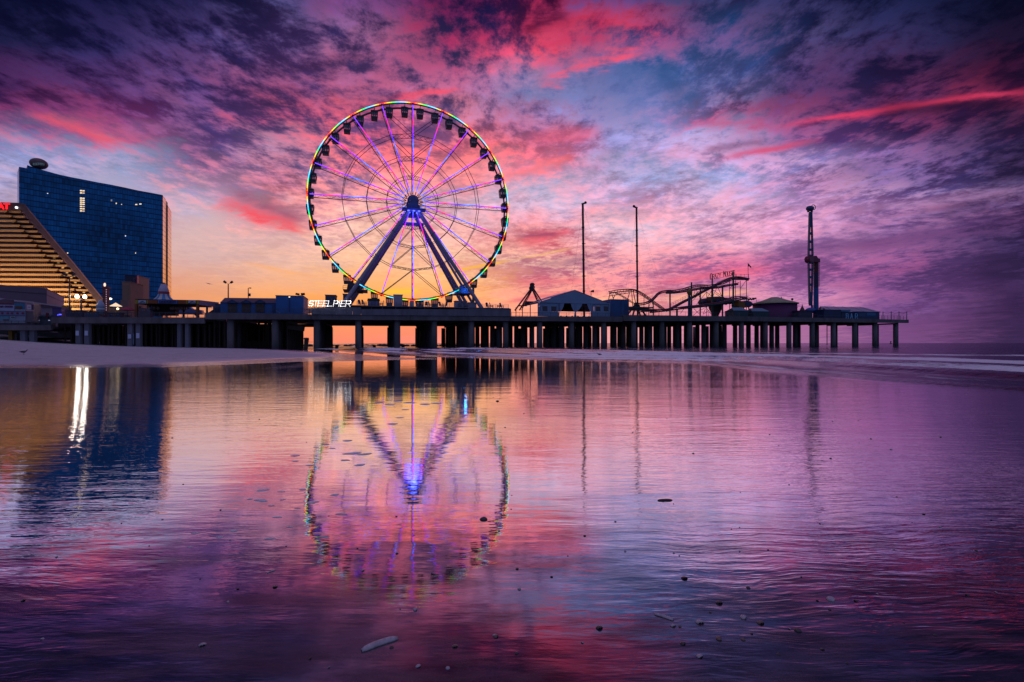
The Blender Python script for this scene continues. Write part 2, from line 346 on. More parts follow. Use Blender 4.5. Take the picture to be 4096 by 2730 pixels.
def sand_z0(x, y):
    d = berm_d(x, y) + 1.2 * mn.noise(Vector((x*.12, y*.12, 0)))
    if d <= 0: return max(-0.5, 0.02 * d)
    z = 0.010 * min(d, 12) + 0.04 * max(0.0, -x - 64) * min(1.0, d / 55) ** 1.4
    z += 0.012 * mn.noise(Vector((x*.8, y*.8, 3))) * min(1, d/3) + 0.004 * max(0, min(d-12, 60))*0.3
    return min(z, 5.0)
def grid(us, ys, zf, keep=None):
    vs = []; idx = {}; fs = []
    for j, y in enumerate(ys):
        for i, u in enumerate(us): vs.append(Vector((u*y, y, zf(u*y, y))))
    n = len(us)
    for j in range(len(ys)-1):
        for i in range(n-1):
            q = (j*n+i, j*n+i+1, (j+1)*n+i+1, (j+1)*n+i)
            if keep is None or keep(q): fs.append(q)
    used = sorted({k for f in fs for k in f}); rm = {k: i for i, k in enumerate(used)}
    grid.used = used
    return [vs[k] for k in used], [tuple(rm[k] for k in f) for f in fs]

def sandmat():
    m = bpy.data.materials.new('beach_sand'); m.use_nodes = True; b = NB(m.node_tree); p = b.n['Principled BSDF']
    g = b.n.new('ShaderNodeNewGeometry').outputs['Position']; X, Y, Z = b.sep(g)
    n1 = b.noise(g, 0.22, 5, .6); n2 = b.noise(g, 3.0, 6, .7)
    wet = b.mapr(b.m('ADD', Z, b.m('MULTIPLY', b.m('SUBTRACT', n1, .5), .07)), 0.12, 0.23, 1, 0)
    dry = b.mix(b.mapr(n2, .35, .65), (0.42, 0.35, 0.39, 1), (0.62, 0.53, 0.58, 1))
    dry = b.mix(b.mapr(b.noise(b.mapping(g, (.25, 1.1, 1)), 1.0, 6, .7), 0.55, .63, 0, .8), dry, (0.16, 0.11, 0.13, 1))
    c = b.mix(wet, dry, (0.60, 0.51, 0.60, 1))  # wet edge coloured pale to imitate the sheen of the sky
    b.put(p.inputs['Base Color'], c)
    b.put(p.inputs['Roughness'], b.mapr(wet, 0, 1, .8, .16, False)); b.put(p.inputs['Metallic'], b.mapr(wet, .2, 1, 0, .55))
    p.inputs['Specular IOR Level'].default_value = 0.8
    bn = b.n.new('ShaderNodeBump'); bn.inputs['Distance'].default_value = 0.09
    b.put(bn.inputs['Height'], b.m('ADD', n2, b.m('MULTIPLY', b.noise(g, 14, 4, .6), .4)))
    b.put(bn.inputs['Strength'], b.mapr(wet, 0, 1, .9, .12, False)); b.l.new(bn.outputs[0], p.inputs['Normal'])
    return m
mb = MB(); ys = [2.0 * (950/2.0) ** (j/170) for j in range(171)]; ys = sorted(ys + [22 + .8*i for i in range(48)])
us = [-2.2 + 3.6*i/180 for i in range(181)]
v, f = grid(us, ys, sand_z); mb.add(v, f, True)
b0 = len(mb.v)
sandm = sandmat()
o = mb.build('sand', sandm, origin=(0, 0, 0)); tag(o, kind='structure')
# the ground sheet under everything, out to the horizon
mb = MB(); mb.add([(-12000, -12000, -.9), (12000, -12000, -.9), (12000, 12000, -.9), (-12000, 12000, -.9)], [(0, 1, 2, 3)])
o = mb.build('ground', sandm, origin=(0, 0, 0)); tag(o, kind='structure')

def filmmat():
    m = bpy.data.materials.new('tide_film_water'); m.use_nodes = True; b = NB(m.node_tree); b.n.clear()
    g = b.n.new('ShaderNodeNewGeometry').outputs['Position']; X, Y, Z = b.sep(g)
    big = b.noise(b.mapping(g, (.10, .22, 1), (0, 0, R(12))), 1.0, 3, .5)
    # ripple trains: crests run across the beach, slightly turned
    wv = b.n.new('ShaderNodeVectorMath'); wv.operation = 'ADD'
    wob = b.noise(g, 0.9, 2, .5, 0, True); sc_ = b.n.new('ShaderNodeVectorMath'); sc_.operation = 'SCALE'; b.l.new(wob, sc_.inputs[0]); sc_.inputs['Scale'].default_value = .35
    b.l.new(g, wv.inputs[0]); b.l.new(sc_.outputs[0], wv.inputs[1]); gw = wv.outputs[0]
    right = b.mapr(b.m('DIVIDE', X, b.m('ADD', b.m('ABSOLUTE', Y), 1.0)), -.35, .25)
    rA = b.noise(b.mapping(gw, (2.2, 11, 1), (0, 0, R(22))), 1.0, 3, .55, .15)
    rB = b.noise(b.mapping(gw, (2.2, 12, 1), (0, 0, R(-24))), 1.0, 3, .55, .15)
    rip = b.mix(right, b.vec(rA, rA, rA), b.vec(rB, rB, rB)); rip = b.sep(rip)[0]
    rip = b.m('POWER', b.mapr(rip, .34, .68), 1.3)
    fine = b.noise(b.mapping(g, (9, 30, 1)), 1.0, 3, .6, .3)
    med = b.noise(b.mapping(g, (.7, 2.8, 1), (0, 0, R(8))), 1.0, 4, .62)
    grain = b.noise(b.mapping(g, (3.2, 5.5, 1)), 1.0, 8, .72)
    azx = b.m('DIVIDE', X, b.m('ADD', b.m('ABSOLUTE', Y), 1.0))
    zone = b.m('MAXIMUM', b.mapr(azx, -.10, .30), b.m('MULTIPLY', b.mapr(azx, -.40, -.75), .75))
    calm = b.m('MULTIPLY', b.mapr(big, .38, .62, .45, 1.5), b.m('ADD', .16, b.m('MULTIPLY', zone, 1.25)))
    near = b.mapr(Y, 2.2, 9.0, 1.0, 0.0)
    h = b.m('ADD', b.m('ADD', b.m('MULTIPLY', b.m('MULTIPLY', rip, calm), b.mapr(Y, 5.0, 30.0, .20, .10)), b.m('MULTIPLY', fine, .035)), b.m('MULTIPLY', med, .62))
    wide = b.noise(b.mapping(g, (.16, .85, 1), (0, 0, R(5))), 1.0, 4, .6)
    h = b.m('ADD', h, b.m('MULTIPLY', wide, b.m('ADD', 1.5, b.m('MULTIPLY', zone, 1.5))))
    dash = b.noise(b.mapping(g, (1.3, 5.0, 1), (0, 0, R(-7))), 1.0, 4, .6)
    h = b.m('ADD', h, b.m('MULTIPLY', dash, b.m('MULTIPLY', b.m('ADD', .14, b.m('MULTIPLY', b.m('MAXIMUM', zone, b.mapr(azx, -.28, -.42)), 1.5)), b.mapr(Y, 4.0, 9.0, .5, 1.0))))
    h = b.m('ADD', h, b.m('MULTIPLY', grain, b.m('ADD', .008, b.m('MULTIPLY', b.mapr(Y, 2.2, 4.2, 1.0, 0.2), .09))))
    bn = b.n.new('ShaderNodeBump'); bn.inputs['Distance'].default_value = 0.0042; bn.inputs['Strength'].default_value = 1.0
    b.put(bn.inputs['Height'], h)
    lw = b.n.new('ShaderNodeLayerWeight'); lw.inputs[0].default_value = .5; b.l.new(bn.outputs[0], lw.inputs['Normal'])
    def gy(k): return (k, k, k, 1)
    frr = fr = b.ramp(lw.outputs['Facing'], [(0, gy(.03)), (.35, gy(.05)), (.44, gy(.14)), (.52, gy(.36)), (.60, gy(.62)), (.70, gy(.80)), (.82, gy(.92)), (.92, gy(.96)), (1, gy(.98))], 'LINEAR')
    thin = b.mapr(b.noise(b.mapping(g, (.9, 2.4, 1), (0, 0, R(-10))), 1.0, 6, .66), .40, .62)
    fr = b.m('MULTIPLY', fr, b.m('SUBTRACT', 1.0, b.m('MULTIPLY', thin, b.mapr(Y, 2.5, 6.0, .60, .05))))
    gl = b.n.new('ShaderNodeBsdfGlossy'); b.put(gl.inputs['Roughness'], b.m('ADD', .008, b.m('MULTIPLY', thin, b.mapr(Y, 2.3, 3.9, .20, .01))))
    gl.inputs['Color'].default_value = (.97, .95, 1, 1)
    b.l.new(bn.outputs[0], gl.inputs['Normal'])
    df = b.n.new('ShaderNodeBsdfDiffuse')
    mott = b.noise(b.mapping(g, (2.2, 5, 1)), 1.0, 6, .65); m2 = b.noise(g, 90, 3, .6)
    sandc = b.mix(b.mapr(mott, .35, .65), (0.022, 0.015, 0.027, 1), (0.080, 0.052, 0.074, 1))
    k = b.mapr(m2, .3, .7, .75, 1.25, False); sandc = b.mix(1, sandc, b.vec(k, k, k), 'MULTIPLY')
    b.put(df.inputs[0], sandc)
    mx = b.n.new('ShaderNodeMixShader'); b.put(mx.inputs[0], fr); b.l.new(df.outputs[0], mx.inputs[1]); b.l.new(gl.outputs[0], mx.inputs[2])
    out = b.n.new('ShaderNodeOutputMaterial'); b.l.new(mx.outputs[0], out.inputs[0])
    return m
mb = MB()
nx, ny = 120, 150; vs = [Vector((-72+132*i/nx, -25+160*j/ny, film_z(-72+132*i/nx, -25+160*j/ny))) for j in range(ny+1) for i in range(nx+1)]
mb.add(vs, [(j*(nx+1)+i, j*(nx+1)+i+1, (j+1)*(nx+1)+i+1, (j+1)*(nx+1)+i) for j in range(ny) for i in range(nx)], True)
o = mb.build('wet_beach_water', filmmat(), origin=(0, 0, 0)); tag(o, kind='structure')

# the surf: coordinates along (p) and out from (q) the shoreline
SHP = [(-60, 20), (12, 22.2), (26, 22.4), (35.6, 25), (44, 19), (54, 11.5), (63.6, 6.2), (78, 2.5), (107, -5), (150, -18), (184, -26), (260, -34), (400, -40), (9000, -40)]
def q0(p):
    for (a, qa), (b_, qb) in zip(SHP, SHP[1:]):
        if p <= b_: return qa + (qb-qa)*max(0, (p-a))/(b_-a)
    return SHP[-1][1]
WAVES = [(.7, .7, .13, .6), (5.5, 1.4, .26, 1.0), (11.5, 1.7, .50, 1.1), (18, 2.2, .62, 1.0), (28, 2.8, .75, 1.05), (43, 4.5, .42, .75), (58, 5, .45, .65), (78, 7, .5, .5), (104, 8, .5, .4), (140, 10, .5, .3), (190, 13, .5, .2)]
def sea_zf(x, y):
    p = PN.x*x + PN.y*y; q = PT.x*x + PT.y*y - q0(p) + 1.6*mn.noise(Vector((x*.09, y*.05, 9)))
    z = 0.045*min(1.0, max(-1.0, q/1.0)); fo = 0.0
    far = 1.0/(1.0 + max(0.0, y-400)/400)
    for i, (c, w, a, fm) in enumerate(WAVES):
        cc = c + 3.2*mn.noise(Vector((p*.018, i*7.7, 1))) * (1 + c*.03)
        am = a*(.55 + .75*max(-.4, mn.noise(Vector((p*.022, i*3.1, 5)))*1.6))
        s = (q-cc)/w
        g = math.exp(-s*s*(2.2 if s < 0 else .8))
        z += am*g*far
        br = max(0.15, min(1.0, .62 + 1.5*mn.noise(Vector((p*.03, i*5.3, 8)))))
        fo = max(fo, fm*br*math.exp(-((s+.75)/.75)**2)*(1 if i > 0 else .8))
    z += .02*mn.noise(Vector((x*.25, y*.25, 2)))*min(1, max(0, q/4))
    sh = math.exp(-max(0, q)/26.0)*.30
    fo = max(fo, sh*(.55+.9*mn.noise(Vector((p*.06, q*.16, 4)))) + (.30*max(0, 1-q/9)))
    if q < 0.4: fo *= max(0, (q+.4)/.8)
    return z, max(0.0, min(1.0, fo)), q
ys = [13.5*(9000/13.5)**(j/300) for j in range(301)]; ys = sorted(ys + [50*(190/50)**(j/170) for j in range(170)])
us = [-.62 + 2.1*i/330 for i in range(331)]
foam = []
def zf(x, y):
    z, fo, q = sea_zf(x, y); foam.append((fo, q)); return z
v, f = grid(us, ys, zf, lambda qd: max(foam[a][1] for a in qd) > -1.5)
mb = MB(); mb.add(v, f, True); fvals = [foam[k][0] for k in grid.used]
# the rest of the sea to the right, beyond the view of this one picture
def patch(ylist, xf):
    vs = []; fo_ = []; fs = []; n = 60
    for y in ylist:
        for i in range(n+1):
            x = xf(y) + .35*i + 420*(i/n)**3.2; z, fo, q = sea_zf(x, y); vs.append(Vector((x, y, z))); fo_.append((fo, q))
    for j in range(len(ylist)-1):
        for i in range(n):
            qd = (j*(n+1)+i, j*(n+1)+i+1, (j+1)*(n+1)+i+1, (j+1)*(n+1)+i)
            if max(fo_[k][1] for k in qd) > -1.5: fs.append(qd)
    us_ = sorted({k for f_ in fs for k in f_}); rm = {k: i for i, k in enumerate(us_)}
    mb.add([vs[k] for k in us_], [tuple(rm[k] for k in f_) for f_ in fs], True); fvals.extend(fo_[k][0] for k in us_)
patch([-25+38.5*i/60 for i in range(61)], lambda y: 17.0)
patch([y for y in ys if y < 260][::2], lambda y: 1.48*y)
def seamat():
    m = bpy.data.materials.new('sea_water'); m.use_nodes = True; b = NB(m.node_tree); b.n.clear()
    g = b.n.new('ShaderNodeNewGeometry').outputs['Position']
    at = b.n.new('ShaderNodeAttribute'); at.attribute_name = 'foam'
    st = b.noise(b.mapping(g, (.42, .10, 1), (0, 0, R(15.7))), 1.0, 6, .62, .3)
    st2 = b.noise(b.mapping(g, (1.5, .5, 1), (0, 0, R(15.7))), 1.0, 5, .6, .3)
    fo = b.mapr(b.m('ADD', at.outputs['Fac'], b.m('MULTIPLY', b.m('SUBTRACT', b.m('ADD', b.m('MULTIPLY', st, .6), b.m('MULTIPLY', st2, .4)), .5), 1.7)), .36, .74)
    bn = b.n.new('ShaderNodeBump'); bn.inputs['Distance'].default_value = .05
    b.put(bn.inputs['Height'], b.m('ADD', b.noise(b.mapping(g, (1.2, .6, 1)), 1.0, 4, .6), b.m('MULTIPLY', st, 1.0)))
    gl = b.n.new('ShaderNodeBsdfGlossy'); gl.inputs['Roughness'].default_value = .14; gl.inputs['Color'].default_value = (.80, .78, .88, 1); b.l.new(bn.outputs[0], gl.inputs['Normal'])
    df = b.n.new('ShaderNodeBsdfDiffuse'); df.inputs[0].default_value = (.02, .02, .05, 1)
    lw = b.n.new('ShaderNodeLayerWeight'); lw.inputs[0].default_value = .5; b.l.new(bn.outputs[0], lw.inputs['Normal'])
    def gy(k): return (k, k, k, 1)
    fr = b.ramp(lw.outputs['Facing'], [(0, gy(.05)), (.5, gy(.25)), (.8, gy(.38)), (.93, gy(.50)), (1, gy(.66))])
    w = b.n.new('ShaderNodeMixShader'); b.put(w.inputs[0], fr); b.l.new(df.outputs[0], w.inputs[1]); b.l.new(gl.outputs[0], w.inputs[2])
    fd = b.n.new('ShaderNodeBsdfPrincipled'); fd.inputs['Base Color'].default_value = (.95, .92, .98, 1); fd.inputs['Roughness'].default_value = .45
    mx = b.n.new('ShaderNodeMixShader'); b.put(mx.inputs[0], b.m('MULTIPLY', fo, .92)); b.l.new(w.outputs[0], mx.inputs[1]); b.l.new(fd.outputs[0], mx.inputs[2])
    out = b.n.new('ShaderNodeOutputMaterial'); b.l.new(mx.outputs[0], out.inputs[0])
    return m
o = mb.build('sea', seamat(), origin=(0, 0, 0)); tag(o, kind='structure')
a_ = o.data.attributes.new('foam', 'FLOAT', 'POINT')
a_.data.foreach_set('value', fvals)
# land behind the boardwalk
mb = MB(); mb.add([(-1500, 140, 3.2), (-135, 140, 3.2), (-175, 330, 3.2), (-330, 900, 3.2), (-1500, 900, 3.2)], [(0, 1, 2, 3, 4)])
o = mb.build('land', sandm, origin=(0, 0, 0)); tag(o, kind='structure')
# ------------------------------------------------------------------ the pier
def lerp(tb, x):
    if x <= tb[0][0]: return tb[0][1]
    for (a, va), (b_, vb) in zip(tb, tb[1:]):
        if x <= b_: return va + (vb-va)*(x-a)/(b_-a)
    return tb[-1][1]
gT = [(-300,1302),(209,1302),(210,1270),(821,1271),(822,1252),(1245,1258),(1600,1262),(2040,1266),(2489,1268),(2490,1261),(3000,1267.5),(3630,1280)]
gB = [(-300,1322),(209,1322),(210,1294),(821,1295),(822,1278),(1245,1279),(1600,1282),(2040,1285),(2489,1288),(2490,1285),(3000,1286),(3630,1293)]
def zT(px): return PI_.pt(px, lerp(gT, px)).z
def zB(px): return PI_.pt(px, lerp(gB, px)).z
def pzone(px):
    # px seen at the front edge -> z of deck, for a point anywhere across the pier
    return zT(px)
def strip(mb, px0, px1, ya, yb, d0, d1, n=1, dz=0.0):    # slab between two heights given as functions of px
    for i in range(n):
        a = px0 + (px1-px0)*i/n; b_ = px0 + (px1-px0)*(i+1)/n
        P0 = PI_.pt(a, HY, 0); P1 = PI_.pt(b_, HY, 0)
        def q(P, d, z): r = P + PN*d; r.z = z; return r
        za0, za1, zb0, zb1 = ya(a+.01)+dz, ya(b_-.01)+dz, yb(a+.01)+dz, yb(b_-.01)+dz
        mb.hexa([q(P0,d0,zb0), q(P1,d0,zb1), q(P1,d1,zb1), q(P0,d1,zb0), q(P0,d0,za0), q(P1,d0,za1), q(P1,d1,za1), q(P0,d1,za0)])
pier = thing('pier', 'long concrete amusement pier standing on round columns over the beach and surf', 'pier', tuple(PI_.pt(1650, HY, 0, z=0)))
segs = [(-260,208,36),(210,820,44),(822,1244,56),(1246,1640,60),(1641,2040,60),(2041,2488,60),(2490,3000,60),(3001,3630,34)]
for (a, b_, dp) in segs:
    mb = MB(); strip(mb, a, b_, zT, zB, -0.5, 0.55, 4); mb.build('girder', concrete, pier)
    mb = MB(); strip(mb, a, b_, lambda p: zT(p)-.25, lambda p: zT(p)-.75, 0.56, dp, 4); mb.build('deck', dark_conc, pier)
colpx = [88,125,310,345,518,551,715,747,918,1098,1266,1433,1590,1739,1888,2026,2163,2291,2420,2541,2654,2765,2872,2974,3070,3165,3258,3343,3429,3510,3594]
small = colpx[:8]
for p_ in colpx:
    mb = MB(); c = PI_.pt(p_, HY, 0) + PN*(1.1 if p_ not in small else .8); r = .88 if p_ not in small else .5
    zt = zB(p_) ; 
    if p_ in small: mb.bar((c.x, c.y, -.7), (c.x, c.y, zt), 1.15 if p_ < 700 else .9, .9)
    else: mb.lathe([(0, -.7), (r*1.02, -.7), (r, zt*.3), (r, zt-.01), (0, zt-.01)], (c.x, c.y, 0), 18)
    mb.build('column', pale_conc if p_ in small else concrete, pier)
# cross beams under the deck, one over each row
for p_ in colpx[8:]:
    dp = 55 if p_ < 3000 else (31 if p_ < 3400 else 22)
    mb = MB(); c = PI_.pt(p_, HY, 0); a = c + PN*1.9; b_ = c + PN*dp; z = zB(p_)-.28
    mb.bar((a.x, a.y, z), (b_.x, b_.y, z), 1.3, .55); mb.build('cross_beam', dark_conc, pier)
mb = MB()
for k in range(7):
    strip(mb, 1246, 3000, lambda p: zB(p)+.25, lambda p: zB(p)-.0, 6+k*7.8, 6.6+k*7.8, 6)
strip(mb, 822, 1244, lambda p: zB(p)-.3, lambda p: zB(p)-1.3, 26, 27, 2)
for k in range(3): strip(mb, 3002, 3520, lambda p: zB(p)+.25, lambda p: zB(p), 6+k*7.8, 6.6+k*7.8, 3)
mb.build('stringer', dark_conc, pier)
# rows of piles behind the front columns
rows = []; rnd = random.Random(3)
for p_ in colpx[8:]:
    nrow = 7 if p_ < 2900 else (5 if p_ < 3100 else (3 if p_ < 3330 else (2 if p_ < 3500 else 1)))
    if 2380 < p_ < 2900: nrow = 8
    for k in range(1, nrow+1): rows.append((k, p_, k*(7.3 if nrow == 8 else 8.35) + rnd.uniform(-.6, .6)))
rows.sort(key=lambda r: r[0])
rest = MB()
for i, (k, p_, a) in enumerate(rows):
    c = PI_.pt(p_, HY, 0) + PN*(a+.9) + PT*rnd.uniform(-.35, .35); zt = zB(p_)-.6
    mb = MB() if i < 98 else rest
    mb.lathe([(0, -.8), (.86, -.8), (.82, zt), (0, zt)], (c.x, c.y, 0), 12)
    if i < 98: mb.build('pile', concrete, pier)
o = rest.build('pile', concrete, pier); tag(o, kind='stuff')
# thick timber forest under the old shoreward half
mb = MB()
for k in range(14):
    a = 4.5 + k*3.1; n = 46
    for i in range(n):
        p_ = 215 + (1215-215)*(i+.5+rnd.uniform(-.35, .35))/n
        if 925 < p_ < 1095 and (rnd.random() < .72): continue
        if p_ > 1120 and k < 3: continue
        c = PI_.pt(p_, HY, 0) + PN*a
        # keep the far ends from showing beyond the pier corner
        if c.x/c.y*F + CX > 1180: continue
        mb.tube((c.x, c.y, -.5), (c.x, c.y, zB(p_)-.1), .2+rnd.random()*.1, n=6, caps=False)
o = mb.build('timber_pile', timber, pier); tag(o, kind='stuff')
# black backdrop added for the dark under the boardwalk, and low sea wall
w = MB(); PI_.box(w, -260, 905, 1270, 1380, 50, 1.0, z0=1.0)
tag(w.build('shade_backdrop', black), 'black backdrop added to darken the space under the boardwalk end', 'wall')
w = MB(); PI_.box(w, 800, 1092, 1364, 1385, 12, .6, z0=-.2)
tag(w.build('low_wall', timber), 'low dark wooden barrier on the sand under the pier', 'wall')
w = MB(); a = PI_.pt(1148, 1287, 3); b_ = PI_.pt(1216, 1308, 3)
w.bar(a, b_, .5, .5)
for k in range(9):
    c = PI_.pt(1150+k*7.5, HY, 4+k*.8); w.tube((c.x, c.y, -.4), (c.x, c.y, a.z-(a.z-b_.z)*k/9), .32, n=8)
w.bar(PI_.pt(1150, 1309, 3), PI_.pt(1218, 1318, 3), .6, 1.2)
tag(w.build('timber_trestle', timber), 'dark sloping timber trestle standing under the pier left of the first opening', 'trestle')
# small notices fixed on the columns
for (p_, y0, y1) in ((309,1324,1343),(345,1324,1343),(518,1338,1355),(551,1333,1354)):
    mb = MB(); PI_.box(mb, p_-6.5, p_+6.5, y0, y1, -.05, .1)
    o = mb.build('notice_board', mat('notice_white', (.50, .55, .75), .6)); tag(o, 'small white notice on a square concrete pier column above the sand', 'notice', 'white notices on the pier columns')
mb = MB(); PI_.box(mb, 529, 536, 1335, 1356, .5, .1, z0=1.2); tag(mb.build('notice_board', mat('notice_dim', (.12, .18, .28), .6)), 'narrow dim blue notice between two white notices under the pier', 'notice')

# raised platform that carries the wheel
plat = thing('raised_platform', 'raised grey concrete platform carrying the observation wheel', 'platform', tuple(PI_.pt(1650, 1264, -.6)))
zpl = PI_.pt(1650, 1226, -.6).z
def zc(y): return lambda p: PI_.pt(p, y, -.6).z
def wallp(a, b_, y0a, y0b, m=pale_conc):
    mb = MB(); strip(mb, a, b_, lambda p: PI_.pt(p, y0a+(y0b-y0a)*(p-a)/(b_-a), 0).z, lambda p: zT(p)-.05 if True else 0, -.75, -.15, 1); mb.build('wall_panel', m, plat)
for (a, b_, y0, y1) in ((1247,1294,1233,1232),(1294.6,1340,1232,1231),(1340.6,1410,1231,1231),(1410.6,1444,1231,1231),(1445,1540,1238,1238),(1540.6,1670,1238,1238),(1670.6,1770,1238,1238.5),(1770.6,1869,1238.5,1239),(1870,1950,1232,1233),(1950.6,2042,1233,1236)):
    wallp(a, b_, y0, y1)
mb = MB(); strip(mb, 1400, 2035, lambda p: zpl, lambda p: zpl-.28, -.9, 40, 2); mb.build('platform_deck', pale_conc, plat)
mb = MB(); strip(mb, 1446, 1868, lambda p: zpl-.3, lambda p: zT(p), 1.2, 39, 2); mb.build('gap_shade', black, plat)  # black block added to darken the open gap under the deck
for p_ in (1486, 1530, 1583, 1640, 1700, 1760, 1820):
    mb = MB(); PI_.box(mb, p_-1, p_+1, 1229, 1239, -.6, .25); mb.build('stub_post', pale_conc, plat)

def railing(px0, px1, d, z, h, step, label, mids=2, m=railm, pickets=False, group=None):
    a = PI_.pt(px0, HY, d); t = thing('railing', label, 'railing', (a.x, a.y, z(px0)), group)
    n = max(2, int((px1-px0)/step)); mb = MB()
    for i in range(n):
        p0 = PI_.pt(px0+(px1-px0)*i/n, HY, d); p1 = PI_.pt(px0+(px1-px0)*(i+1)/n, HY, d)
        z0 = z(px0+(px1-px0)*i/n+.01); z1 = z(px0+(px1-px0)*(i+1)/n-.01)
        for k in range(mids+1):
            hh = h*(1-k/(mids+1.0)) if not pickets else (h if k == 0 else .15 if k == 1 else h*.85)
            mb.bar((p0.x, p0.y, z0+hh), (p1.x, p1.y, z1+hh), .06, .06)
        if pickets:
            for q in range(int(5)):
                f_ = q/5; mb.bar((p0.x+(p1.x-p0.x)*f_, p0.y+(p1.y-p0.y)*f_, z0+.1), (p0.x+(p1.x-p0.x)*f_, p0.y+(p1.y-p0.y)*f_, z0+h), .025)
    mb.build('rail', m, t)
    for i in range(n+1):
        p_ = px0+(px1-px0)*i/n; q = PI_.pt(p_, HY, d); zz = z(min(max(p_, px0+.02), px1-.02))
        b2 = MB(); b2.bar((q.x, q.y, zz-.02), (q.x, q.y, zz+h+.03), .09); b2.build('post', m, t)
    return t
railing(212, 818, -.1, zT, 1.35, 22, 'dark metal railing along the pier edge in front of the boardwalk stalls', 2, pickets=True)
railing(826, 1238, -.1, zT, 1.5, 30, 'dark picket railing in front of the blue arcade', 2, pickets=True)
railing(1428, 2034, -.8, lambda p: zpl, 1.1, 26, 'thin railing round the wheel platform with chairs behind it', 3, m=mat('rail_light', (.25, .24, .32), .5))
railing(2046, 2484, -.1, zT, 1.25, 30, 'dark railing in front of the white marquee', 2, pickets=True)
railing(2492, 3270, -.1, zT, 1.45, 30, 'long dark picket railing in front of the roller coaster', 2, pickets=True)
railing(3274, 3512, -.1, zT, 1.1, 30, 'dark railing in front of the blue bar huts', 2, pickets=True)
railing(-220, 206, -.1, zT, 1.1, 26, 'dark railing along the low boardwalk in front of the food trailer', 2, pickets=True)
t = railing(3514, 3626, .2, zT, 1.5, 12, 'heavy dark timber railing round the outer end of the pier', 2, m=black)

# string lights at the end of the pier
sl = thing('string_lights', 'four pale posts strung with bulbs at the outer end of the pier', 'string lights', tuple(PI_.pt(3530, HY, 1.2, z=zT(3530))))
tops = []
for p_ in (3532, 3565, 3596, 3627):
    a = PI_.pt(p_, HY, 1.2); zt = PI_.pt(p_, 1247, 1.2).z; mb = MB(); mb.bar((a.x, a.y, zT(3600)), (a.x, a.y, zt), .2); mb.build('post', mat('pale_post', (.25, .22, .3), .6), sl); tops.append(Vector((a.x, a.y, zt-.2)))
for a, b_ in zip(tops, tops[1:]):
    mb = MB(); prev = a
    for i in range(1, 13):
        f_ = i/12; c = a.lerp(b_, f_); c.z -= .9*4*f_*(1-f_)*.5; mb.tube(prev, c, .03, n=4, caps=False); mb.ball(c, .09, n=5, m=4); prev = c
    mb.build('bulb_string', black, sl)

# ------------------------------------------------------------------ stroke lettering
GL = {'S': [[(1,.85),(.8,1),(.2,1),(0,.85),(0,.65),(.2,.52),(.8,.48),(1,.35),(1,.15),(.8,0),(.2,0),(0,.15)]],
'T': [[(0,1),(1,1)],[(.5,1),(.5,0)]], 'E': [[(1,1),(0,1),(0,0),(1,0)],[(0,.5),(.8,.5)]], 'L': [[(0,1),(0,0),(1,0)]],
'P': [[(0,0),(0,1),(.8,1),(1,.85),(1,.62),(.8,.48),(0,.48)]], 'I': [[(.5,1),(.5,0)]],
'R': [[(0,0),(0,1),(.8,1),(1,.85),(1,.62),(.8,.48),(0,.48)],[(.5,.48),(1,0)]],
'B': [[(0,0),(0,1),(.75,1),(.95,.88),(.95,.62),(.75,.52),(0,.52)],[(.75,.52),(1,.4),(1,.12),(.8,0),(0,0)]],
'A': [[(0,0),(.5,1),(1,0)],[(.2,.35),(.8,.35)]], 'D': [[(0,0),(0,1),(.7,1),(1,.75),(1,.25),(.7,0),(0,0)]],
'O': [[(.2,0),(0,.2),(0,.8),(.2,1),(.8,1),(1,.8),(1,.2),(.8,0),(.2,0)]], 'G': [[(1,.85),(.8,1),(.2,1),(0,.8),(0,.2),(.2,0),(.8,0),(1,.2),(1,.5),(.6,.5)]],
'M': [[(0,0),(0,1),(.5,.4),(1,1),(1,0)]], 'C': [[(1,.85),(.8,1),(.2,1),(0,.8),(0,.2),(.2,0),(.8,0),(1,.15)]],
'Z': [[(0,1),(1,1),(0,0),(1,0)]], 'Y': [[(0,1),(.5,.5),(1,1)],[(.5,.5),(.5,0)]], 'U': [[(0,1),(0,.2),(.2,0),(.8,0),(1,.2),(1,1)]],
'H': [[(0,0),(0,1)],[(1,0),(1,1)],[(0,.5),(1,.5)]], 'F': [[(1,1),(0,1),(0,0)],[(0,.5),(.8,.5)]], 'N': [[(0,0),(0,1),(1,0),(1,1)]]}
def letter(mb, ch, O_, ex, ez, th, dots=0, nrm=None):
    for st in GL[ch]:
        pts = [Vector(O_) + Vector(ex)*u + Vector(ez)*v for u, v in st]
        for a, b_ in zip(pts, pts[1:]):
            if dots:
                n = max(1, round((b_-a).length/dots))
                for i in range(n+1): mb.ball(a.lerp(b_, i/n), th, n=6, m=4)
            else:
                d = (b_-a).normalized()*th*.5; mb.bar(a-d, b_+d, th, th*.7)
sgn = thing('pier_sign', 'bright bulb-lit sign reading STEEL PIER on the platform wall', 'sign', tuple(PI_.pt(1320, 1229, -.6)))
bulb = mat('sign_bulb', (.9, .9, .9), .4, emit=(1, .96, .9), es=1.8)
words = [('S',1238,1253),('T',1256,1271),('E',1274,1290),('E',1295,1311),('L',1314,1330),('P',1336,1352),('I',1354,1362),('E',1365,1381),('R',1385,1403)]
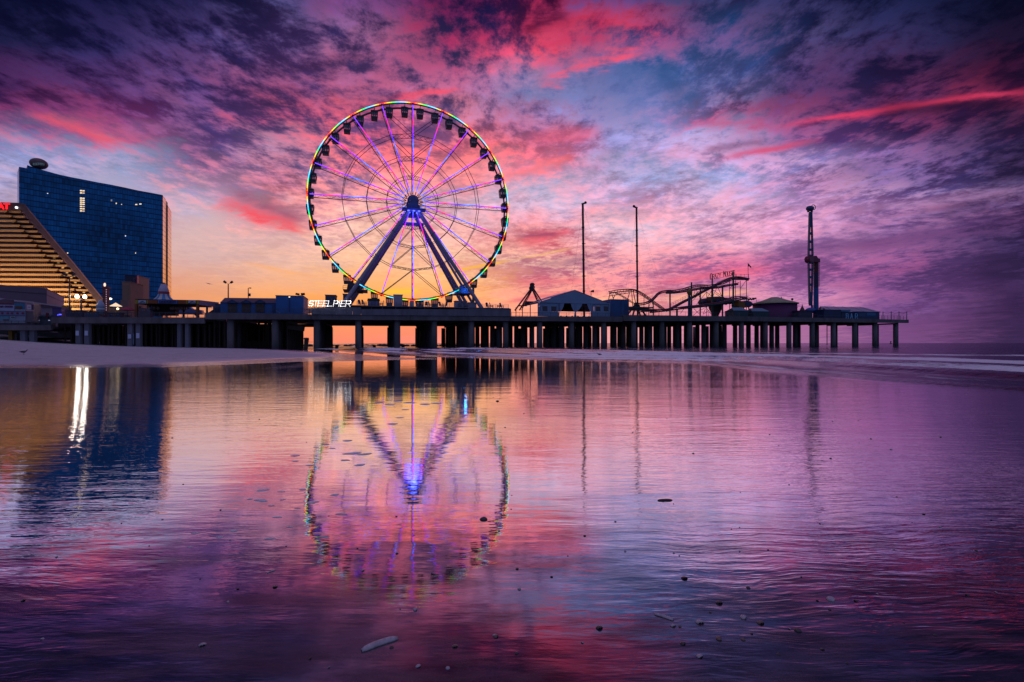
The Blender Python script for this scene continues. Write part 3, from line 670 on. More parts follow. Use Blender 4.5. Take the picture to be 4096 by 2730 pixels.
for i, (ch, a, b_) in enumerate(words):
    A = PI_.pt(a-3, 1224.5+i*.25, -1.0); B = PI_.pt(b_-3, 1224.5+i*.25, -1.0); T_ = PI_.pt(a+1.5, 1204.5, -1.0)
    T_.x = A.x + (T_-A).dot(PT)*PT.x; T_.y = A.y + (T_-A).dot(PT)*PT.y
    mb = MB(); letter(mb, ch, A, B-A, T_-A, .15); l = mb.build('letter', mat('sign_face', (.8, .8, .85), .5, emit=(1, .9, .95), es=.35), sgn)
    mb = MB(); letter(mb, ch, A-PN*.2, B-A, T_-A, .10, dots=.36); mb.build('bulb', bulb, l)
mb = MB()
for p_ in range(1240, 1404, 18): mb.bar(PI_.pt(p_, 1232, -.7), PI_.pt(p_, 1205, -.7), .1)
mb.bar(PI_.pt(1232, 1229, -.7), PI_.pt(1404, 1229.5, -.7), .15); mb.build('frame', black, sgn)
mb = MB(); PI_.box(mb, 1304, 1402, 1209, 1232, .5, .2); mb.build('backing_wall', mat('dark_fascia', (.03, .045, .07), .7), sgn)
# ------------------------------------------------------------------ observation wheel
RW = 30.5; OW = Vector((-30.8, 159, 0)); HZ = 45.5; DW = 3.4
wheel = thing('ferris_wheel', 'giant observation wheel with rainbow lit rim and purple lit spokes on the pier', 'ferris wheel', tuple(OW + Vector((0, 0, zpl))))
def L(t, a, z): return OW + PT*t + PN*a + Vector((0, 0, z))
def C(r, th, a): return L(r*sin(th), a, HZ + r*cos(th))     # th clockwise from the top
led = mat('led_strip', emit='attr', es=2.0, attr=True, rough=.5)
def hexc(stops, f):
    for (a, ca), (b_, cb) in zip(stops, stops[1:]):
        if f <= b_:
            k = (f-a)/(b_-a); return tuple(x+(y-x)*k for x, y in zip(S(*ca), S(*cb)))[:3] + (1,)
    return S(*stops[-1][1])
SPK = [(0,(50,110,255)),(.08,(60,140,255)),(.15,(80,50,255)),(.24,(170,20,220)),(.33,(240,20,90)),(.40,(140,35,240)),(.48,(45,50,255)),(.57,(60,130,255)),(.64,(70,40,255)),(.72,(160,25,230)),(.80,(235,25,100)),(.88,(140,35,240)),(1,(100,70,255))]
RIM = [(0,(255,20,10)),(.08,(255,60,10)),(.16,(255,150,0)),(.25,(230,225,0)),(.32,(70,230,20)),(.44,(0,240,130)),(.54,(0,200,255)),(.66,(90,215,255)),(.76,(120,190,255)),(.80,(190,220,60)),(.88,(255,180,0)),(.94,(255,80,10)),(1,(255,20,10))]
ww = mat('wheel_steel', (.10, .075, .12), .45, metal=.2)
r0 = 2.0
for k in range(20):
    th = 2*pi*k/20; mb = MB()
    A = lambda r: C(r, th, 0.02 + (1-r/RW)*-.6); B = lambda r: C(r, th, DW + (1-r/RW)*.8)
    mb.tube(A(r0), A(RW), .11); mb.tube(B(r0), B(RW-.15), .11)
    # third chord and lacing
    n = 14
    for i in range(n):
        ra = r0+(RW-r0)*i/n; rb = r0+(RW-r0)*(i+1)/n
        mb.tube(A(ra) if i % 2 == 0 else B(ra), B(rb) if i % 2 == 0 else A(rb), .05, n=4, caps=False)
        if i % 2: mb.tube(A(ra), B(ra), .045, n=4, caps=False)
    sp = mb.build('spoke', ww, wheel)
    mb = MB(); n = 40
    for i in range(n):
        ra = r0+1.0+(RW-.6-r0-1.0)*i/n; rb = r0+1.0+(RW-.6-r0-1.0)*(i+1)/n
        mb.cur = hexc(SPK, (ra+rb)/2/RW); mb.tube(C(ra, th, -.32-(1-ra/RW)*.6), C(rb, th, -.32-(1-rb/RW)*.6), .125, n=6, caps=(i in (0, n-1)))
    mb.build('light_strip', led, sp)
NS = 160
for a, nm in ((0, 0), (DW, 1)):
    mb = MB()
    for i in range(80):
        t0 = 2*pi*i/80; t1 = 2*pi*(i+1)/80
        mb.tube(C(RW-.18, t0, a), C(RW-.18, t1, a), .20 if nm == 0 else .30, n=6, caps=False)
    for k in range(20):
        th = 2*pi*k/20; mb.ball(C(RW-.1, th, a), .42, n=8, m=6)
    rim = mb.build('rim', ww, wheel)
    if nm == 0:
        mb = MB()
        for i in range(240):
            t0 = 2*pi*i/240; t1 = 2*pi*(i+1)/240; mb.cur = hexc(RIM, ((i+.5) % 12)/12)
            mb.tube(C(RW+.12, t0, -.22), C(RW+.12, t1, -.22), .125, n=6, caps=False)
        mb.build('light_strip', led, rim)
mb = MB()
for k in range(80):
    th = 2*pi*k/80
    if k % 2: mb.tube(C(RW-.2, th, 0), C(RW-.2, th, DW), .08, n=4)
mb.build('rim_tie', ww, wheel)
for fr in (.26, .457, .69):
    for a in (-.15*(1-fr)*4, DW+.1):
        mb = MB()
        for k in range(20): mb.tube(C(RW*fr, 2*pi*k/20, a), C(RW*fr, 2*pi*(k+1)/20, a), .085, n=5, caps=False)
        mb.build('ring', ww, wheel)
    for k in (-1, 0, 9, 10):
        mb = MB()
        for i in range(4):
            t0 = 2*pi*(k+i/4)/20; t1 = 2*pi*(k+(i+1)/4)/20
            rr = RW*fr*.99; a0, a1 = (0, DW) if i % 2 else (DW, 0)
            mb.tube(C(rr, t0, a0), C(rr, t1, a1), .055, n=4); mb.tube(C(rr, t0, a1), C(rr, t1, a0), .055, n=4)
        mb.build('ring_lacing', ww, wheel)
for sgn_ in (1, -1):
    base = 0 if sgn_ == 1 else pi
    for (ra, rb) in ((.69, 1.0), (.457, .69), (.26, .457)):
        for s in (-1, 1):
            mb = MB()
            for a in (0, DW): mb.tube(C(RW*ra, base, a), C(RW*rb*.985, base+s*2*pi/20, a), .09, n=5)
            mb.build('brace', ww, wheel)
# hub with service platform
hub = MB()
def ax(a): return C(0, 0, a)
hub.tube(ax(-2.2), ax(DW+2.4), 1.25, n=20); hub.tube(ax(-1.4), ax(-.7), 1.75, n=20); hub.tube(ax(DW+.5), ax(DW+1.3), 1.75, n=20)
hub.tube(ax(-3.2), ax(-2.2), .9, 1.3, n=16)
hubm = mat('hub_paint', (.06, .09, .30), .5)
hub.build('hub', hubm, wheel)
for a0 in (-3.9, DW+1.0):
    mb = MB()
    mb.hexa([L(-3.4,a0,HZ-3.5), L(3.6,a0,HZ-3.5), L(3.6,a0+2.4,HZ-3.5), L(-3.4,a0+2.4,HZ-3.5), L(-3.4,a0,HZ-2.9), L(3.6,a0,HZ-2.9), L(3.6,a0+2.4,HZ-2.9), L(-3.4,a0+2.4,HZ-2.9)])
    mb.prism([L(-2.0,a0+.4,HZ-2.9), L(2.0,a0+.4,HZ-2.9), L(1.1,a0+.4,HZ-.8), L(-1.1,a0+.4,HZ-.8)], PN*1.4)
    mb.build('hub_platform', hubm, wheel)
mb = MB()
mb.prism([L(-4.3,DW+2,HZ-6.0), L(3.9,DW+2,HZ-6.0), L(3.9,DW+2,HZ-5.2), L(-4.3,DW+2,HZ-5.2)], PN*1.5)
mb.build('rear_platform', hubm, wheel)
mb = MB()
for a0 in (-3.9, ):
    for tt in (-3.4, -1.7, 0.1, 1.9, 3.6): mb.tube(L(tt, a0, HZ-2.9), L(tt, a0, HZ-1.9), .05, n=4)
    mb.tube(L(-3.4, a0, HZ-1.9), L(3.6, a0, HZ-1.9), .05, n=4); mb.tube(L(-3.4, a0, HZ-2.4), L(3.6, a0, HZ-2.4), .04, n=4)
mb.build('platform_rail', hubm, wheel)
for tt, aa in ((-1.6, -3.7), (0, -3.7), (1.6, -3.7), (-1.2, -1.2), (1.2, -1.2), (-1.4, DW+2.2), (1.4, DW+2.2)):
    mb = MB(); mb.ball(L(tt, aa, HZ-3.75), .30, 1.3, 1, .6, n=10, m=6); mb.build('hub_light', mat('hub_glow', (.1, .1, 1), emit=(.10, .12, 1), es=2.6), wheel)
# splayed legs
zl = zpl
for side in (-1, 1):
    for j, (at, af, r) in enumerate(((-2.6, -6.0, .62), (-1.6, 2.0, .42), (DW+1.4, 11.0, .55), (DW+2.4, 18.5, .62))):
        mb = MB(); top = L(side*.9, at, HZ-2.6); ft = L(side*20.6, af, zl)
        mb.tube(top, ft, r*.85, r, n=14)
        for f_ in (.25, .5, .75):
            c = top.lerp(ft, f_); d = (ft-top).normalized(); mb.tube(c-d*.15, c+d*.15, r*1.18, n=14)
        mb.build('support_leg', steel, wheel)
    mb = MB()
    for f_ in (.62, .78):
        def P(j, f_): 
            at, af = ((-2.6, -6.0), (-1.6, 2.0), (DW+1.4, 11.0), (DW+2.4, 18.5))[j]
            return L(side*.9, at, HZ-2.6).lerp(L(side*20.6, af, zl), f_)
        mb.tube(P(0, f_), P(1, f_), .22, n=8); mb.tube(P(2, f_), P(3, f_), .22, n=8)
    mb.build('leg_tie', steel, wheel)
    # drive machinery platform between the legs at rim level
    zz = HZ - 2.6 - (HZ-2.6-zl)*.84
    x0, x1 = (side*13.2, side*18.6) if side > 0 else (-20.5, -13.5)
    lo_, hi_ = min(x0, x1), max(x0, x1)
    mb = MB(); mb.hexa([L(lo_,-2.6,zz), L(hi_,-2.6,zz), L(hi_,DW+2.6,zz), L(lo_,DW+2.6,zz), L(lo_,-2.6,zz+.3), L(hi_,-2.6,zz+.3), L(hi_,DW+2.6,zz+.3), L(lo_,DW+2.6,zz+.3)])
    mb.prism([L(lo_+1,-1.6,zz+.3), L(lo_+4.2,-1.6,zz+.3), L(lo_+4.0,-1.6,zz+2.1), L(lo_+1.4,-1.6,zz+2.6)], PN*1.4)
    mb.prism([L(lo_+1,DW+.6,zz+.3), L(lo_+4.2,DW+.6,zz+.3), L(lo_+4.0,DW+.6,zz+2.1), L(lo_+1.4,DW+.6,zz+2.6)], PN*1.2)
    mb.tube(L(lo_+2.4,-.9,zz+2.4), L(lo_+2.4,DW+.9,zz+2.4), .6, n=12)
    for tt in (0, .33, .66, 1): mb.tube(L(lo_+(hi_-lo_)*tt,-2.6,zz+.3), L(lo_+(hi_-lo_)*tt,-2.6,zz+1.3), .05, n=4)
    mb.tube(L(lo_,-2.6,zz+1.3), L(hi_,-2.6,zz+1.3), .05, n=4); mb.tube(L(lo_,-2.6,zz+.8), L(hi_,-2.6,zz+.8), .04, n=4)
    mb.build('drive_unit', hubm if side > 0 else dark_steel, wheel)
# cabins
cabm = mat('cabin_paint', (.022, .02, .035), .35); 
def glassm():
    m = bpy.data.materials.new('cabin_glass'); m.use_nodes = True; b = NB(m.node_tree); b.n.clear()
    tr = b.n.new('ShaderNodeBsdfTransparent'); tr.inputs[0].default_value = (.62, .55, .6, 1)
    gl = b.n.new('ShaderNodeBsdfGlossy'); gl.inputs['Roughness'].default_value = .05; gl.inputs[0].default_value = (.8, .8, .9, 1)
    mx = b.n.new('ShaderNodeMixShader'); mx.inputs[0].default_value = .12; b.l.new(tr.outputs[0], mx.inputs[1]); b.l.new(gl.outputs[0], mx.inputs[2])
    out = b.n.new('ShaderNodeOutputMaterial'); b.l.new(mx.outputs[0], out.inputs[0]); return m
glassc = glassm()
def cabin_parts():
    # built about the origin: pivot at z=0, t = x, a = y
    W1, W2, D1, D2 = 1.12, .90, 1.05, .85; zt, zb, zw0, zw1 = -.55, -3.15, -1.05, -2.25
    def wd(z): f_ = (z-zb)/(zt-zb); return W2+(W1-W2)*f_, D2+(D1-D2)*f_
    b = MB()
    w, d = wd(zb); w1, d1 = wd(zw1)
    b.hexa([(-w,-d,zb),(w,-d,zb),(w,d,zb),(-w,d,zb),(-w1,-d1,zw1),(w1,-d1,zw1),(w1,d1,zw1),(-w1,d1,zw1)])
    w0, d0 = wd(zw0); w2, d2 = wd(zt)
    b.hexa([(-w0,-d0,zw0),(w0,-d0,zw0),(w0,d0,zw0),(-w0,d0,zw0),(-w2,-d2,zt),(w2,-d2,zt),(w2,d2,zt),(-w2,d2,zt)])
    for sx in (-1, -.33, .33, 1):
        for sy in (-1, 1): b.bar((sx*w1*.95, sy*d1*.95, zw1), (sx*w0*.95, sy*d0*.95, zw0), .14)
    for sx in (-1, 1): b.bar((sx*w1*.95, 0, zw1), (sx*w0*.95, 0, zw0), .12)
    g = MB()
    w1, d1, w0, d0 = w1*.93, d1*.93, w0*.93, d0*.93
    g.add([(-w1,-d1,zw1),(w1,-d1,zw1),(w1,d1,zw1),(-w1,d1,zw1),(-w0,-d0,zw0),(w0,-d0,zw0),(w0,d0,zw0),(-w0,d0,zw0)], [(0,1,5,4),(1,2,6,5),(2,3,7,6),(3,0,4,7)])
    r = MB(); r.box((0,0,-.5),(2.0,1.9,.14)); r.box((0, 0, -.38), (1.2, 1.2, .12))
    h = MB(); h.bar((-.55,0,-.35),(-.45,0,.0),.1); h.bar((.55,0,-.35),(.45,0,.0),.1); h.bar((-.5,0,0),(.5,0,0),.1); h.tube((0,-DW/2+.25,0),(0,DW/2-.25,0),.09,n=6)
    s_ = MB(); s_.box((0,.55,-2.15),(1.5,.35,.5)); s_.box((0,-.55,-2.15),(1.5,.35,.5))
    return b, g, r, h, s_
rz = atan2(PT.y, PT.x)
c0 = bpy.data.objects.new('cabin', None); col.objects.link(c0); c0.parent = wheel; c0.empty_display_size = .2
P0 = Vector(wheel.location)
kids = []
for nm, mb_, m_ in zip(('cabin_body', 'window', 'roof', 'hanger'), cabin_parts()[:4], (cabm, glassc, cabm, cabm)):
    o = mb_.build(nm, m_, None, (0, 0, 0)); o.location = (0, 0, 0); o.parent = c0; kids.append(o)
for k in range(40):
    th = 2*pi*(k+.5)/40
    c = c0 if k == 0 else c0.copy()
    if k:
        col.objects.link(c); c.parent = wheel
        for q in kids: r = q.copy(); col.objects.link(r); r.parent = c
    c.location = C(RW-.45, th, DW/2) - P0; c.rotation_euler = (0, 0, rz)
# fixture lights on the hub and legs (lit lamps in the photograph)
def lamp(name, loc, colr, e, r=.3):
    l = bpy.data.lights.new(name, 'POINT'); l.color = colr; l.energy = e; l.shadow_soft_size = r
    o = bpy.data.objects.new(name, l); col.objects.link(o); o.location = loc; return o
lamp('hub_lamp', L(.3, DW/2, HZ-5.6), (.08, .08, 1), 1100, 3.0)
lamp('hub_lamp', L(0, -4.2, HZ-4.6), (.08, .12, 1), 260, 1.0)
lamp('leg_lamp', L(8.2, DW/2, HZ-17), (.8, .05, 1), 130, 3.0)
lamp('leg_lamp', L(-8.2, DW/2, HZ-17), (.6, .05, 1), 100, 3.0)
lamp('drive_lamp', L(16.0, -3.0, zpl+5.8), (.05, .35, 1), 120, .5)
# chairs on the platform
def deckchair():
    t = thing('deck_chair', 'c', 'chair', (0, 0, 0), 'garden chairs on the wheel platform')
    m = mat('chair_blue', (.03, .035, .09), .5)
    b = MB(); b.box((0, 0, .45), (.65, .6, .08)); b.build('seat', m, t)
    b = MB(); b.prism([(-.3, .28, .45), (.3, .28, .45), (.34, .5, 1.25), (.15, .53, 1.42), (-.15, .53, 1.42), (-.34, .5, 1.25)], (0, .06, 0)); b.build('backrest', m, t)
    for s in (-1, 1):
        b = MB(); b.box((s*.38, 0, .72), (.12, .7, .05)); b.build('armrest', m, t)
        b = MB(); b.bar((s*.36, -.28, 0), (s*.36, -.28, .72), .08); b.build('leg', m, t)
        b = MB(); b.bar((s*.33, .3, 0), (s*.33, .3, .5), .08); b.build('leg', m, t)
    b = MB(); b.box((0, -.28, .22), (.7, .05, .06)); b.build('stretcher', m, t)
    return t
ch0 = deckchair(); chk = list(ch0.children)
spots = [(1441,.9,'leftmost deck chair of the pair between the leg and the green booth'),(1457,2.4,'deck chair of the left pair nearer the green booth'),(1525,-1.2,'single dark deck chair just right of the green booth'),(1671,1.0,'deck chair standing just right of the white post under the wheel'),(1687,2.2,'second deck chair right of the white post under the wheel'),(1706,.2,'lone upright deck chair in the middle of the platform railing'),(1722,1.4,'deck chair directly left of the low cabin in mid platform'),(1764,.9,'deck chair between two boarding cabins on the platform'),(1781,-.6,'deck chair seen from behind left of the right hand wheel legs'),(1846,0,'blue deck chair in front of the pale kiosk'),(1863,.3,'second blue deck chair in front of the pale kiosk'),(1951,2.6,'first deck chair right of the wheel legs'),(1967,1.8,'second deck chair right of the wheel legs'),(1993,-1.6,'third deck chair right of the wheel legs'),(2007,2.2,'last deck chair at the right end of the platform')]
for i, (p_, a, lab) in enumerate(spots):
    c = ch0
    if i:
        c = ch0.copy(); col.objects.link(c)
        for q in chk: r = q.copy(); col.objects.link(r); r.parent = c
    l = PI_.pt(p_, HY, 1.2 + (i % 3)*.5); c.location = (l.x, l.y, zpl); c.rotation_euler = (0, 0, a); c.scale = (1.25, 1.25, 1.25); c['label'] = lab
# booths and cabins on the platform
def hut(name, label, cat, px0, px1, y0, d, depth, m, z0, extra=None, roofm=None, over=.15):
    Y = PI_.Y((px0+px1)/2, d); t = thing(name, label, cat, tuple(PI_.pt((px0+px1)/2, HY, d+depth/2, z=z0)))
    mb = MB(); PI_.box(mb, px0, px1, y0, 0, d, depth, z0=z0); mb.build('wall', m, t)
    zt = EYE + (HY-y0)*Y/F
    a = PI_.pt(px0, HY, d); b_ = PI_.pt(px1, HY, d); mb = MB()
    e = PT*over; q = [a-e-PN*over, b_+e-PN*over, b_+e+PN*(depth+over), a-e+PN*(depth+over)]
    mb.hexa([Vector((v.x, v.y, zt)) for v in q] + [Vector((v.x, v.y, zt+.15)) for v in q]); mb.build('roof', roofm or m, t)
    return t
def panel(t, name, px0, px1, y0, y1, d, m, depth=.06):
    mb = MB(); PI_.box(mb, px0, px1, y0, y1, d, depth); return mb.build(name, m, t)
t = hut('ticket_booth', 'green roofed ticket booth with dark windows on the wheel platform', 'booth', 1471, 1518, 1202, 1.5, 3, mat('booth_violet', (.05, .05, .12), .6), zpl, roofm=mat('booth_green', (.02, .05, .01), .6))
panel(t, 'fascia', 1470.5, 1518.5, 1195, 1203, 1.35, mat('booth_green'), .12)
for a in (1473, 1488, 1504): panel(t, 'window', a, a+10, 1206, 1217, 1.42, mat('booth_glass', (.08, .07, .25), .2))
t = hut('control_cabin', 'plain white control cabin hiding the lowest point of the rim', 'cabin', 1576, 1610, 1181, -.2, 2.5, mat('cabin_white', (.42, .40, .50), .7, var=.15), zpl)
panel(t, 'panel', 1577.5, 1608.5, 1188, 1219, -.26, mat('cabin_white2', (.36, .34, .44), .7))
t = hut('pale_kiosk', 'low pale kiosk with small windows behind the right wheel legs', 'kiosk', 1822, 1868, 1206, 2.5, 3, mat('kiosk', (.22, .22, .34), .7), zpl)
panel(t, 'door', 1832, 1842, 1213, 1228, 2.4, mat('kiosk_dark', (.06, .06, .12), .6)); panel(t, 'window', 1848, 1860, 1211, 1217, 2.4, mat('kiosk_dark'))
t = hut('equipment_box', 'small pale equipment box by the foot of the right wheel leg', 'box', 1874, 1906, 1212, 4, 2, mat('kiosk'), zpl)
mb = MB(); PI_.box(mb, 1641, 1656, 1203, 1226, -.3, 1.2, z0=zpl); tag(mb.build('white_plinth', mat('cabin_white')), 'white plinth block directly under the lowest spoke joint', 'plinth')
mb = MB(); a = PI_.pt(1893, HY, 8); mb.tube((a.x, a.y, zpl), (a.x, a.y, PI_.pt(1893, 1150, 8).z), .38, n=10); tag(mb.build('yellow_post', mat('post_ochre', (.10, .07, .015), .6)), 'dark ochre post standing under a cabin at the right of the wheel', 'post')
for (x0, x1, y0, lab, d) in ((1301,1343,1182,'grey shipping container standing behind the bulb sign',6),(1372,1402,1178,'dark shipping container behind the left wheel legs',7)):
    t = hut('shipping_container', lab, 'container', x0, x1, y0, d, 6, mat('container', (.07, .07, .13), .6, var=.2), zT(1330))
    for k in range(6): panel(t, 'rib', x0+1+(x1-x0-2)*k/5-.3, x0+1+(x1-x0-2)*k/5+.3, y0+3, 1232, d-.05, mat('container_rib', (.05, .05, .10), .6))
# ------------------------------------------------------------------ rides and huts along the pier
def pp(p_, y, d): return PI_.pt(p_, y, d)
# swing ride frame
red = mat('ride_red', (.24, .025, .03), .45); redd = mat('ride_dark_red', (.07, .012, .03), .5)
t = thing('pendulum_ride', 'bare red A-frame swing ride between the wheel platform and the marquee', 'ride', tuple(pp(2105, HY, 14)*1))
t.location = (t.location.x, t.location.y, zT(2105))
ap = pp(2126, 1152, 14); ap2 = pp(2132, 1154, 20)
for a, b_ in (((2124,1156,13),(2060,1242,10)),((2127,1158,13),(2078,1242,16)),((2129,1158,13),(2153,1212,13)),((2133,1154,13),(2170,1212,22))):
    mb = MB(); mb.tube(pp(*a), pp(*b_), .27, n=8); mb.build('leg', red, t)
    if b_[0] in (2078, 2153):
        mb = MB(); mb.tube(pp(a[0]+3, a[1]+2, a[2]+5), pp(b_[0]+8, b_[1], b_[2]+5), .13, n=6); mb.build('leg', redd, t)
mb = MB(); mb.tube(pp(2125,1154,11.5), pp(2131,1150,18), .8, n=10); mb.box(tuple(pp(2128,1144,14)), (1.5, 1.3, .8)); mb.lathe([(.8,0),(.9,.3),(.5,.7),(0,.8)], tuple(pp(2129,1141,14)), 10); mb.build('axle_head', black, t)
mb = MB(); mb.bar(pp(2073,1224,12), pp(2107,1224,12), .35); mb.bar(pp(2090,1220,14), pp(2107,1220,14), .35); mb.build('cross_bar', redd, t)
mb = MB(); PI_.box(mb, 2103, 2148, 1206, 1215, 12, 3); mb.build('gondola_row', black, t)
# marquee
tm = thing('marquee', 'white gabled marquee with tied back curtains in the middle of the pier', 'tent', tuple(pp(2290, HY, 5)))
tm.location.z = zT(2290)
canvas = mat('marquee_canvas', (.20, .29, .46), .75, var=.12, vscale=.25, bump=.06, bscale=.8)
zr = pp(2300, 1162, 1).z; ze = pp(2300, 1213, 1).z; z0 = zT(2300)
def q(p_, z, d=1.0):
    v = PI_.pt(p_, HY, d); return Vector((v.x, v.y, z))
A, B_, M_ = q(2152, ze), q(2440, ze), q(2300, zr); back = PN*26
mb = MB(); mb.prism([A, B_, M_], PN*.15); mb.build('gable', canvas, tm)
mb = MB(); mb.add([A-PT*.3, M_+Vector((0,0,.15)), M_+Vector((0,0,.15))+back, A-PT*.3+back], [(0,1,2,3)]); mb.add([B_+PT*.3, M_+Vector((0,0,.15)), M_+Vector((0,0,.15))+back, B_+PT*.3+back], [(0,3,2,1)])
mb.build('roof', mat('marquee_roof', (.36, .34, .50), .7, var=.1), tm)
mb = MB(); mb.bar(A-PN*.1, B_-PN*.1, .3); mb.build('eave_beam', canvas, tm)
bays = [(2152, 2233), (2368, 2440)]
for (a, b_) in bays:
    w = (b_-a); mb = MB()
    PI_.box(mb, a, b_, 1213, 1226, 1.0, .12); PI_.box(mb, a, b_, 1246, 0, 1.0, .12, z0=z0)
    for f_ in (0, .12, .47, .55, .92): PI_.box(mb, a+w*f_, a+w*min(1, f_+.1), 1226, 1246, 1.0, .12)
    mb.build('side_wall', canvas, tm)
    for f_ in (.22, .65): panel(tm, 'window', a+w*f_-w*0.02, a+w*f_+w*.27, 1226, 1246, 1.05, mat('tent_window', (.04, .03, .06), .25))
for p_ in (2152, 2236, 2302, 2367, 2439):
    mb = MB(); mb.bar(q(p_, z0, .85), q(p_, ze, .85), .28); mb.build('post', canvas, tm)
for (p0, p1) in ((2240,2256),(2300,2285),(2304,2328),(2366,2350)):
    mb = MB(); n = 8; pl = []
    for i in range(n+1):
        f_ = i/n; zz = ze+(z0+1.5-ze)*f_; wv = (p1-p0)*(1-f_**1.8)*.95 + (2 if p1 > p0 else -2)
        pl.append((p0, p0+wv, zz))
    for (a, b_, z1), (a2, b2, z2) in zip(pl, pl[1:]): mb.hexa([q(a, z2, .9), q(b2, z2, .8), q(b2, z2, 1.1), q(a, z2, 1.1), q(a, z1, .9), q(b_, z1, .8), q(b_, z1, 1.1), q(a, z1, 1.1)])
    mb.build('curtain', canvas, tm)
for p_ in (2298,): mb = MB(); mb.hexa([q(p_-1, z0, .8), q(p_+8, z0, .8), q(p_+8, z0, 1.1), q(p_-1, z0, 1.1), q(p_+1, z0+1.6, .8), q(p_+6, z0+1.6, .8), q(p_+6, z0+1.6, 1.1), q(p_+1, z0+1.6, 1.1)]); mb.build('curtain', canvas, tm)
# left side bay seen end on
mb = MB(); mb.prism([q(2107, pp(2107,1224,26).z, 26), q(2107, pp(2107,1219,26).z, 26), A+Vector((0,0,.2)), A-Vector((0,0,.35))], PT*.1); mb.build('side_eave', mat('marquee_roof'), tm)
for d in (9, 18, 26): mb = MB(); mb.bar(q(2152, z0, 1)+PN*(d-1), q(2152, ze, 1)+PN*(d-1), .3); mb.build('post', canvas, tm)
mb = MB(); PI_.box(mb, 2160, 2360, 1213, 1247, 25, .15); mb.build('back_wall', mat('tent_dark', (.03, .02, .03), .9), tm)
mb = MB()
for i in range(16):
    p_ = 2244+i*7.5; c = q(p_, z0, 10+(i % 3)*4); mb.box((c.x, c.y, z0+.4), (.5, .5, .8)); 
mb.build('bench', black, tm)
# masts with guy wires
def mast(px, ytop, w, lab, lean, cap, d=22):
    b_ = pp(px, HY, d); z0 = zT(px); tt = thing('mast', lab, 'mast', (b_.x, b_.y, z0), 'tall slingshot ride masts')
    zt = pp(px, ytop, d).z; m = mat('mast_maroon', (.045, .006, .015), .5)
    top = Vector((b_.x, b_.y, zt)); bot = Vector((b_.x, b_.y, z0)) + PT*lean
    mb = MB(); mb.tube(bot, top, w, n=8)
    for f_ in (.12, .25, .38, .52, .66, .8): c = bot.lerp(top, f_); mb.tube(c-Vector((0,0,.2)), c+Vector((0,0,.2)), w*1.3, n=8)
    mb.build('pole', m, tt)
    mb = MB(); mb.bar(top-PT*.4*cap+Vector((0,0,.1)), top+PT*1.0*cap+Vector((0,0,.5)), .5); mb.ball(top+PT*1.1*cap+Vector((0,0,.7)), .5, n=8, m=6); mb.build('sheave_head', m, tt)
    for f_ in (.38, .66):
        c = bot.lerp(top, f_); mb = MB(); mb.bar(c, c+PT*1.0*cap, .15); mb.build('bracket', m, tt)
    wm = mat('wire', (.10, .07, .09), .5)
    for k, (dx, dz, f_) in enumerate(((-9,1,1),(-6,1,1),(7,1,1),(10,1,1),(13,1,1),(-4,1,.66),(5,1,.66),(8,1,.66),(-3,1,.38),(4,1,.38),(-11,1,.66),(12,1,.38))):
        mb = MB(); mb.tube(bot.lerp(top, f_), Vector((b_.x, b_.y, z0)) + PT*dx + PN*((k % 3)-1)*8, .014, n=3, caps=False); mb.build('guy_wire', wm, tt)
    return tt
m1 = mast(2331, 818, .40, 'tall dark maroon mast rising behind the white marquee roof', .6, 1)
m2 = mast(2546, 834, .36, 'second dark maroon mast with red footing left of the roller coaster', .5, -1)
b_ = Vector(m2.location)
mb = MB()
for s in (-1, -.4, .4, 1): mb.bar(b_+PT*s*4.5+Vector((0,0,.5)), b_+PT*s*.2+Vector((0,0,5.8)), .5)
mb.prism([b_-PT*1.6+Vector((0,0,3.2)), b_+PT*1.6+Vector((0,0,3.2)), b_+PT*.3+Vector((0,0,6.2)), b_-PT*.3+Vector((0,0,6.2))], PN*.6)
mb.build('footing', red, m2)
# lamp posts
def lamppost(px, ytop, ybase, d, lab, kind, z0=None, lit=None, w=.14):
    b_ = pp(px, HY, d); z0 = z0 if z0 is not None else zT(px); t = thing('lamp_post', lab, 'lamp post', (b_.x, b_.y, z0))
    zt = pp(px, ytop, d).z; m = mat('lamp_metal', (.05, .035, .04), .5)
    mb = MB(); mb.tube((b_.x, b_.y, z0), (b_.x, b_.y, zt), w*1.15, w*.8, n=8); mb.build('pole', m, t)
    T = Vector((b_.x, b_.y, zt))
    if kind == 'V':
        for s in (-1, 1):
            mb = MB(); mb.bar(T, T+PT*s*.7+Vector((0,0,.35)), .09); mb.build('arm', m, t)
            mb = MB(); c = T+PT*s*.95+Vector((0,0,.5)); mb.tube(c-PT*s*.35-Vector((0,0,.15)), c+PT*s*.35+Vector((0,0,.35)), .32, .38, n=8); mb.build('lamp_head', m, t)
    elif kind == '1':
        mb = MB(); mb.bar(T, T+PT*.55+Vector((0,0,.1)), .12); mb.box(tuple(T+PT*.6), (.5,.4,.3)); mb.build('lamp_head', m, t)
        mb = MB(); mb.box(tuple(T+PT*.3-Vector((0,0,2.2))), (.7,.5,.9)); mb.build('camera_box', m, t)
    elif kind == 'flood':
        mb = MB(); mb.bar(T-PT*.8, T+PT*.2, .08); mb.tube(T+PT*.1, T+PT*1.1+Vector((0,0,.1)), .3, .5, n=8); mb.build('lamp_head', m, t)
    elif kind == 'lit':
        for s in (-.75, .95):
            mb = MB(); mb.tube(T+PT*s+PN*.1, T+PT*s-PN*.35, .42, .5, n=12); h = mb.build('lamp_head', m, t)
            mb = MB(); mb.ball(T+PT*s-PN*.4, .42, 1, .4, 1, n=12, m=8); mb.build('lamp_glass', mat('lamp_glow', (1,1,1), emit=(1, .93, .80), es=60), h)
        mb = MB(); mb.bar(T-PT*.9, T+PT*1.1, .1); mb.build('arm', m, t)
    return t
